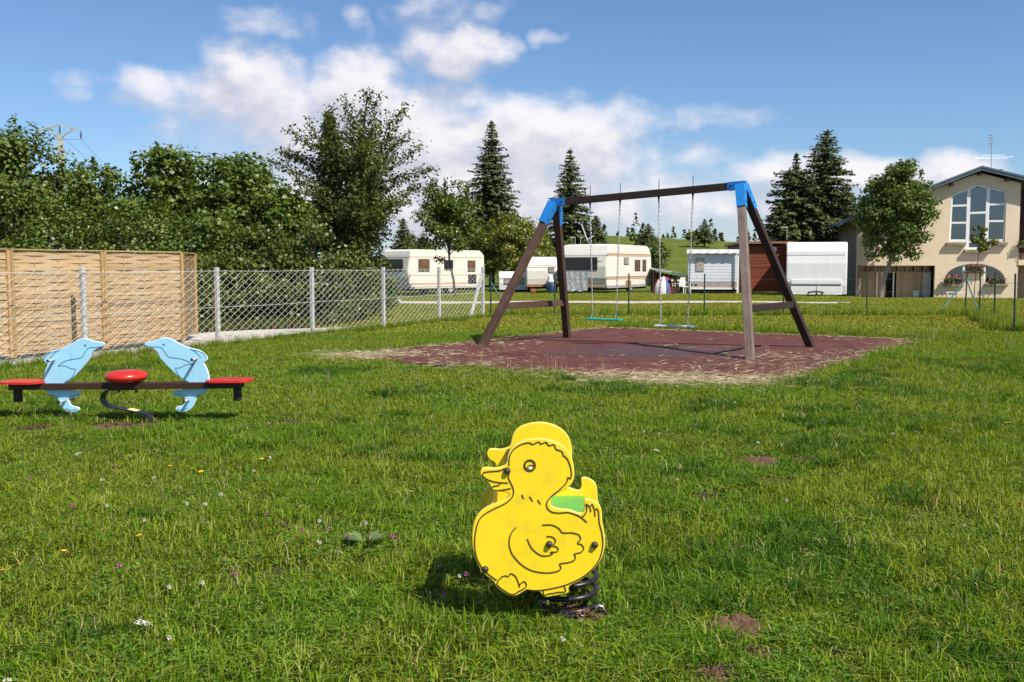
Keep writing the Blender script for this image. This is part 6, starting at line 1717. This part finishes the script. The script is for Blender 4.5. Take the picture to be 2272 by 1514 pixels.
for (x0, x1, y0, y1, yt0, yt1) in ((2109, 2144, 434, 534, 434, 422), (2150, 2184, 419, 549, 417, 418), (2192, 2225, 420, 534, 416, 427)):
    L = hl([(x0, y1), (x0, yt0), (x1, yt1), (x1, y1)]); me = plate_mesh('pane', [L], .012); pn = link('pane', me, M['glass'], wo); pn.location = (0, wy + .02, 0)
rm = thing('tmp', 'x', 'x'); bpy.data.objects.remove(rm)
x0, z0_ = hp(2098, 556); x1, z1_ = hp(2236, 408)
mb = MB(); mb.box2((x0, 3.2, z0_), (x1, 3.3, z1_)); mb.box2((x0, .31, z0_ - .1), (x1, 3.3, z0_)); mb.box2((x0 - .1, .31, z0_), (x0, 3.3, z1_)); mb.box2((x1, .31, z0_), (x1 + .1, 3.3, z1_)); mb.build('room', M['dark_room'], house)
for k, (py, h) in enumerate(((444, .16), (462, .18), (474, .10), (480, .18))):
    z = hp(0, py)[1]; mb = MB(); mb.box(((x0 + x1) / 2, .75 + .25 * k, z), (x1 - x0 - .05, .06, h)); mb.build('ceiling_beam', M['blind'], house)
for (a, b, py, d) in ((2099, 2142, 541, .2), (2189, 2231, 541, .2), (2138, 2195, 557, .22)):
    p, q = hp(a, py), hp(b, py); mb = MB(); mb.box(((p[0] + q[0]) / 2, -.06, p[1]), (q[0] - p[0], .30, .16), bevel=.012); mb.build('sill', M['sill'], house)
# arched windows
mb = MB()
for a, b in zip(arc[:-1], arc[1:]): wbar(mb, a, b, .06)
for (p, q) in (((2098, 627), (2140, 627)), ((2187, 627), (2230, 627)), ((2141, 586), (2141, 628)), ((2186, 586), (2186, 628)), ((2141, 602), (2186, 602))): wbar(mb, p, q, .11)
ao = mb.build('window', M['frame_white'], house)
me = plate_mesh('pane', [hl(arch)], .012); pn = link('pane', me, M['glass'], ao); pn.location = (0, wy + .03, 0)
x0, z0_ = hp(2090, 632); x1, z1_ = hp(2240, 580)
mb = MB(); mb.box2((x0, 1.6, z0_), (x1, 1.7, z1_)); mb.build('room', M['pane_interior_dark'], house)  # near-black sheet behind the arch, the dim interior put into its colour
for (a, b, py) in ((2087, 2140, 632), (2186, 2236, 631)):
    p, q = hp(a, py), hp(b, py); mb = MB(); mb.box(((p[0] + q[0]) / 2, -.05, p[1]), (q[0] - p[0], .30, .12), bevel=.012); mb.build('sill', M['sill'], house)
p, q = hp(2141, 603), hp(2186, 603); mb = MB(); mb.box(((p[0] + q[0]) / 2, -.05, p[1]), (q[0] - p[0], .26, .10), bevel=.01); mb.build('sill', M['sill'], house)
# garage recess
gy = 1.0
x0, x1 = hp(1902.5, 0)[0], hp(2077, 0)[0]; zt_ = hp(0, 588)[1]
mb = MB(); mb.box2((x0, .31, zt_ + .01), (x1, gy + .3, zt_ + .12)); mb.build('recess_ceiling', M['render_wall'], house)
z_tr0, z_tr1 = hp(0, 603)[1], zt_
nb = 22
for i in range(nb):
    a = x0 + (x1 - x0) * i / nb; b = x0 + (x1 - x0) * (i + 1) / nb; pa_ = 1900 + (a + b) / 2 / HS
    if 1967 < pa_ < 1989 or pa_ > 2057: continue
    mb = MB(); mb.box(((a + b) / 2, gy, z_tr0 / 2), (b - a - .008, .05, z_tr0), bevel=.003); mb.build('garage_board', M['garage'], house)
mb = MB(); mb.box(((x0 + x1) / 2, gy - .01, z_tr1 - .03), (x1 - x0, .08, .07)); mb.box(((x0 + x1) / 2, gy - .01, z_tr0), (x1 - x0, .08, .07)); mb.build('transom_frame', M['garage'], house)
for px in (1912, 1931, 1949, 1966, 1983, 2002, 2020, 2040, 2060):
    x = hp(px, 0)[0]; mb = MB(); mb.box((x + .16, gy, (z_tr0 + z_tr1) / 2), (.30, .04, (z_tr1 - z_tr0) - .1)); mb.build('transom_pane', M['pane_brown'], house)
    mb = MB(); mb.box((x - .02, gy - .012, (z_tr0 + z_tr1) / 2), (.06, .06, (z_tr1 - z_tr0) - .08)); mb.build('transom_post', M['garage'], house)
a, b = hp(2058, 0)[0], hp(2076, 0)[0]; mb = MB(); mb.box(((a + b) / 2, gy - .02, z_tr0 / 2), (b - a, .05, z_tr0 - .03), bevel=.006); dr = mb.build('door', M['door_grey'], house)
mb = MB(); mb.tube([(a + .07, gy - .05, z_tr0 * .5), (a + .07, gy - .10, z_tr0 * .5), (a + .16, gy - .10, z_tr0 * .5)], .014, 6); mb.build('handle', M['under'], dr)
a, b = hp(1967, 0)[0], hp(1989, 0)[0]; mb = MB(); mb.box2((a, gy + 1.2, 0), (b, gy + 1.25, z_tr0)); mb.box2((a - .05, gy + .03, 0), (a - .003, gy + 1.2, z_tr0)); mb.box2((b + .003, gy + .03, 0), (b + .05, gy + 1.2, z_tr0)); mb.build('doorway', M['pane_interior_dark'], house)  # lining coloured near black for the shade inside the doorway
mb = MB(); mb.box((a - .05, gy - .03, z_tr0 / 2), (.07, .07, z_tr0)); mb.box((b + .05, gy - .03, z_tr0 / 2), (.07, .07, z_tr0)); mb.build('door_frame', M['frame_white'], house)
x = hp(1953, 0)[0]; mb = MB(); mb.box((x, gy - .06, z_tr0 / 2), (.08, .05, z_tr0)); mb.build('door_leaf', M['frame_white'], house)
x = hp(2042, 0)[0]; mb = MB(); mb.box((x, gy - .16, .28), (.32, .26, .36), bevel=.02); mb.build('meter_box', M['door_grey'], house)
# brown clad wing with a balcony
xr = hp(2257, 0)[0]; x2 = xr + 4.2
zb_ = hp(0, 588)[1]
for i in range(22):
    z0_ = hp(0, 560)[1] + i * .155; z1_ = z0_ + .15
    mb = MB(); mb.box(((xr + x2) / 2, 1.0 - .006 * (i % 2), (z0_ + z1_) / 2), (x2 - xr, .04, .147), bevel=.003); mb.build('cladding_board', M['clad_brown'], house)
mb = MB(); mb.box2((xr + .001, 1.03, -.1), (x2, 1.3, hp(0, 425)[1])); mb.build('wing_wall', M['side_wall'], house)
mb = MB(); mb.box2((xr + .002, .0, zb_), (x2, 1.0, zb_ + .16)); mb.box2((xr + .002, -.01, zb_ + .02), (x2, -.05 + .0, zb_ + .3)); mb.build('balcony_slab', M['render_wall'], house)
for i in range(12):
    x = xr + .12 + i * .34; mb = MB(); mb.box((x, -.03, zb_ + .72), (.05, .05, .84)); mb.build('baluster', M['clad_brown'], house)
mb = MB(); mb.box(((xr + x2) / 2, -.03, zb_ + 1.15), (x2 - xr, .09, .08)); mb.build('handrail', M['clad_brown'], house)
for i in range(12):
    a = xr + i * .35; mb = MB(); mb.box((a + .17, 1.0, zb_ / 2), (.34, .05, zb_ - .02), bevel=.003); mb.build('garage_board', M['garage'], house)
# roof aerial
p = at(2199, 374, 57); ae = thing('roof_aerial', 'tall roof aerial with long horizontal elements above the gable', 'aerial', (p.x, 57, p.z - .2)); k = 57 / F_PX
mb = MB(); mb.tube([(0, 0, 0), (0, 0, 74 * k + .2)], .02, 6); mb.build('mast', M['trim_grey'], ae)
for (z, a, b) in ((24, -38, 48), (21, -36, 36), (28, -20, 30)):
    mb = MB(); mb.tube([(a * k, 0, z * k + .2), (b * k, 0, (z + 1) * k + .2)], .010, 5); mb.build('element', M['alu'], ae)
for (z, x) in ((72, -4), (66, -5), (60, -5), (54, -4), (50, -3)):
    mb = MB(); mb.tube([(x * k, -.2, z * k + .2), (x * k, .2, z * k + .2)], .012, 5); mb.tube([(0, 0, z * k + .2), (x * k, 0, z * k + .2)], .01, 5); mb.build('element', M['trim_grey'], ae)
# window boxes with geraniums
M['box_brown'] = simple('planter', (.16, .10, .06), .8, .2, 8, bmp=.1)
M['geranium'] = leaf_mat('geranium_petal', [(.50, .06, .10), (.62, .14, .20), (.55, .20, .28), (.45, .04, .05)], .25); M['ger_leaf'] = leaf_mat('geranium_leaf', [(.05, .10, .025), (.08, .14, .03), (.11, .16, .05)], .3)
M['marigold'] = leaf_mat('marigold_petal', [(.65, .36, .01), (.70, .22, .02), (.60, .42, .05)], .25)
def flower_box(lab, px, py, w, yoff, seed, pet='geranium', n=90):
    p = hp(px, py); r = np.random.default_rng(seed); loc = house.matrix_basis @ Vector((p[0], yoff, p[1]))
    t_ = thing('window_box', lab, 'flower box', loc, house.rotation_euler.z)
    mb = MB(); mb.box((0, 0, .06), (w, .18, .14), bevel=.01); mb.build('planter', M['box_brown'], t_)
    C = np.stack([r.uniform(-w/2, w/2, n * 2), r.normal(-.05, .09, n * 2), r.uniform(.10, .36, n * 2)], -1); v, f = leaves_np(C, r.normal(0, .6, (n*2, 3)) + [0, -.3, .6], .09, .08, r); link('foliage', np_mesh('foliage', v, f), M['ger_leaf'], t_)
    cl = np.stack([r.uniform(-w/2, w/2, 12), r.normal(-.10, .06, 12), r.uniform(.22, .46, 12)], -1)
    C = cl[r.integers(0, 12, n)] + r.normal(0, .045, (n, 3)); v, f = leaves_np(C, r.normal(0, .6, (n, 3)) + [0, -.5, .5], .06, .055, r); link('blossoms', np_mesh('blossoms', v, f), M[pet], t_)
flower_box('window box of red and pink geraniums on the sill beside the grey door', 2118, 630, .85, -.10, 1)
flower_box('window box of yellow flowers at the end of the arched sill', 2103, 630, .25, -.14, 5, 'marigold', 40)
flower_box('window box of pink geraniums above the low middle sill', 2165, 603, .80, -.12, 2)
flower_box('window box of pink geraniums on the arched sill by the brown wing', 2212, 630, .85, -.10, 3)
flower_box('balcony box of red geraniums on the brown wing', 2272, 549, .9, -.16, 4)
# bench by the wall
c = G(2118, 664); bl = house.matrix_basis @ Vector((hp(2117, 0)[0], -1.2, 0)); bz_ = gzf(bl.x, bl.y)
bn = thing('garden_bench', 'low white slatted bench by the arched window', 'bench', (bl.x, bl.y, bz_), RAD(-14))
for k in range(3):
    mb = MB(); mb.box((0, -.12 + .12 * k, .42), (1.15, .10, .035), bevel=.006); mb.build('slat', M['bench'], bn)
for x in (-.48, .0, .48):
    mb = MB(); mb.bar((x, -.14, 0), (x, -.14, .40), .05, .05); mb.bar((x, .14, 0), (x, .14, .40), .05, .05); mb.bar((x, -.15, .385), (x, .15, .385), .05, .04); mb.build('trestle', M['bench'], bn)
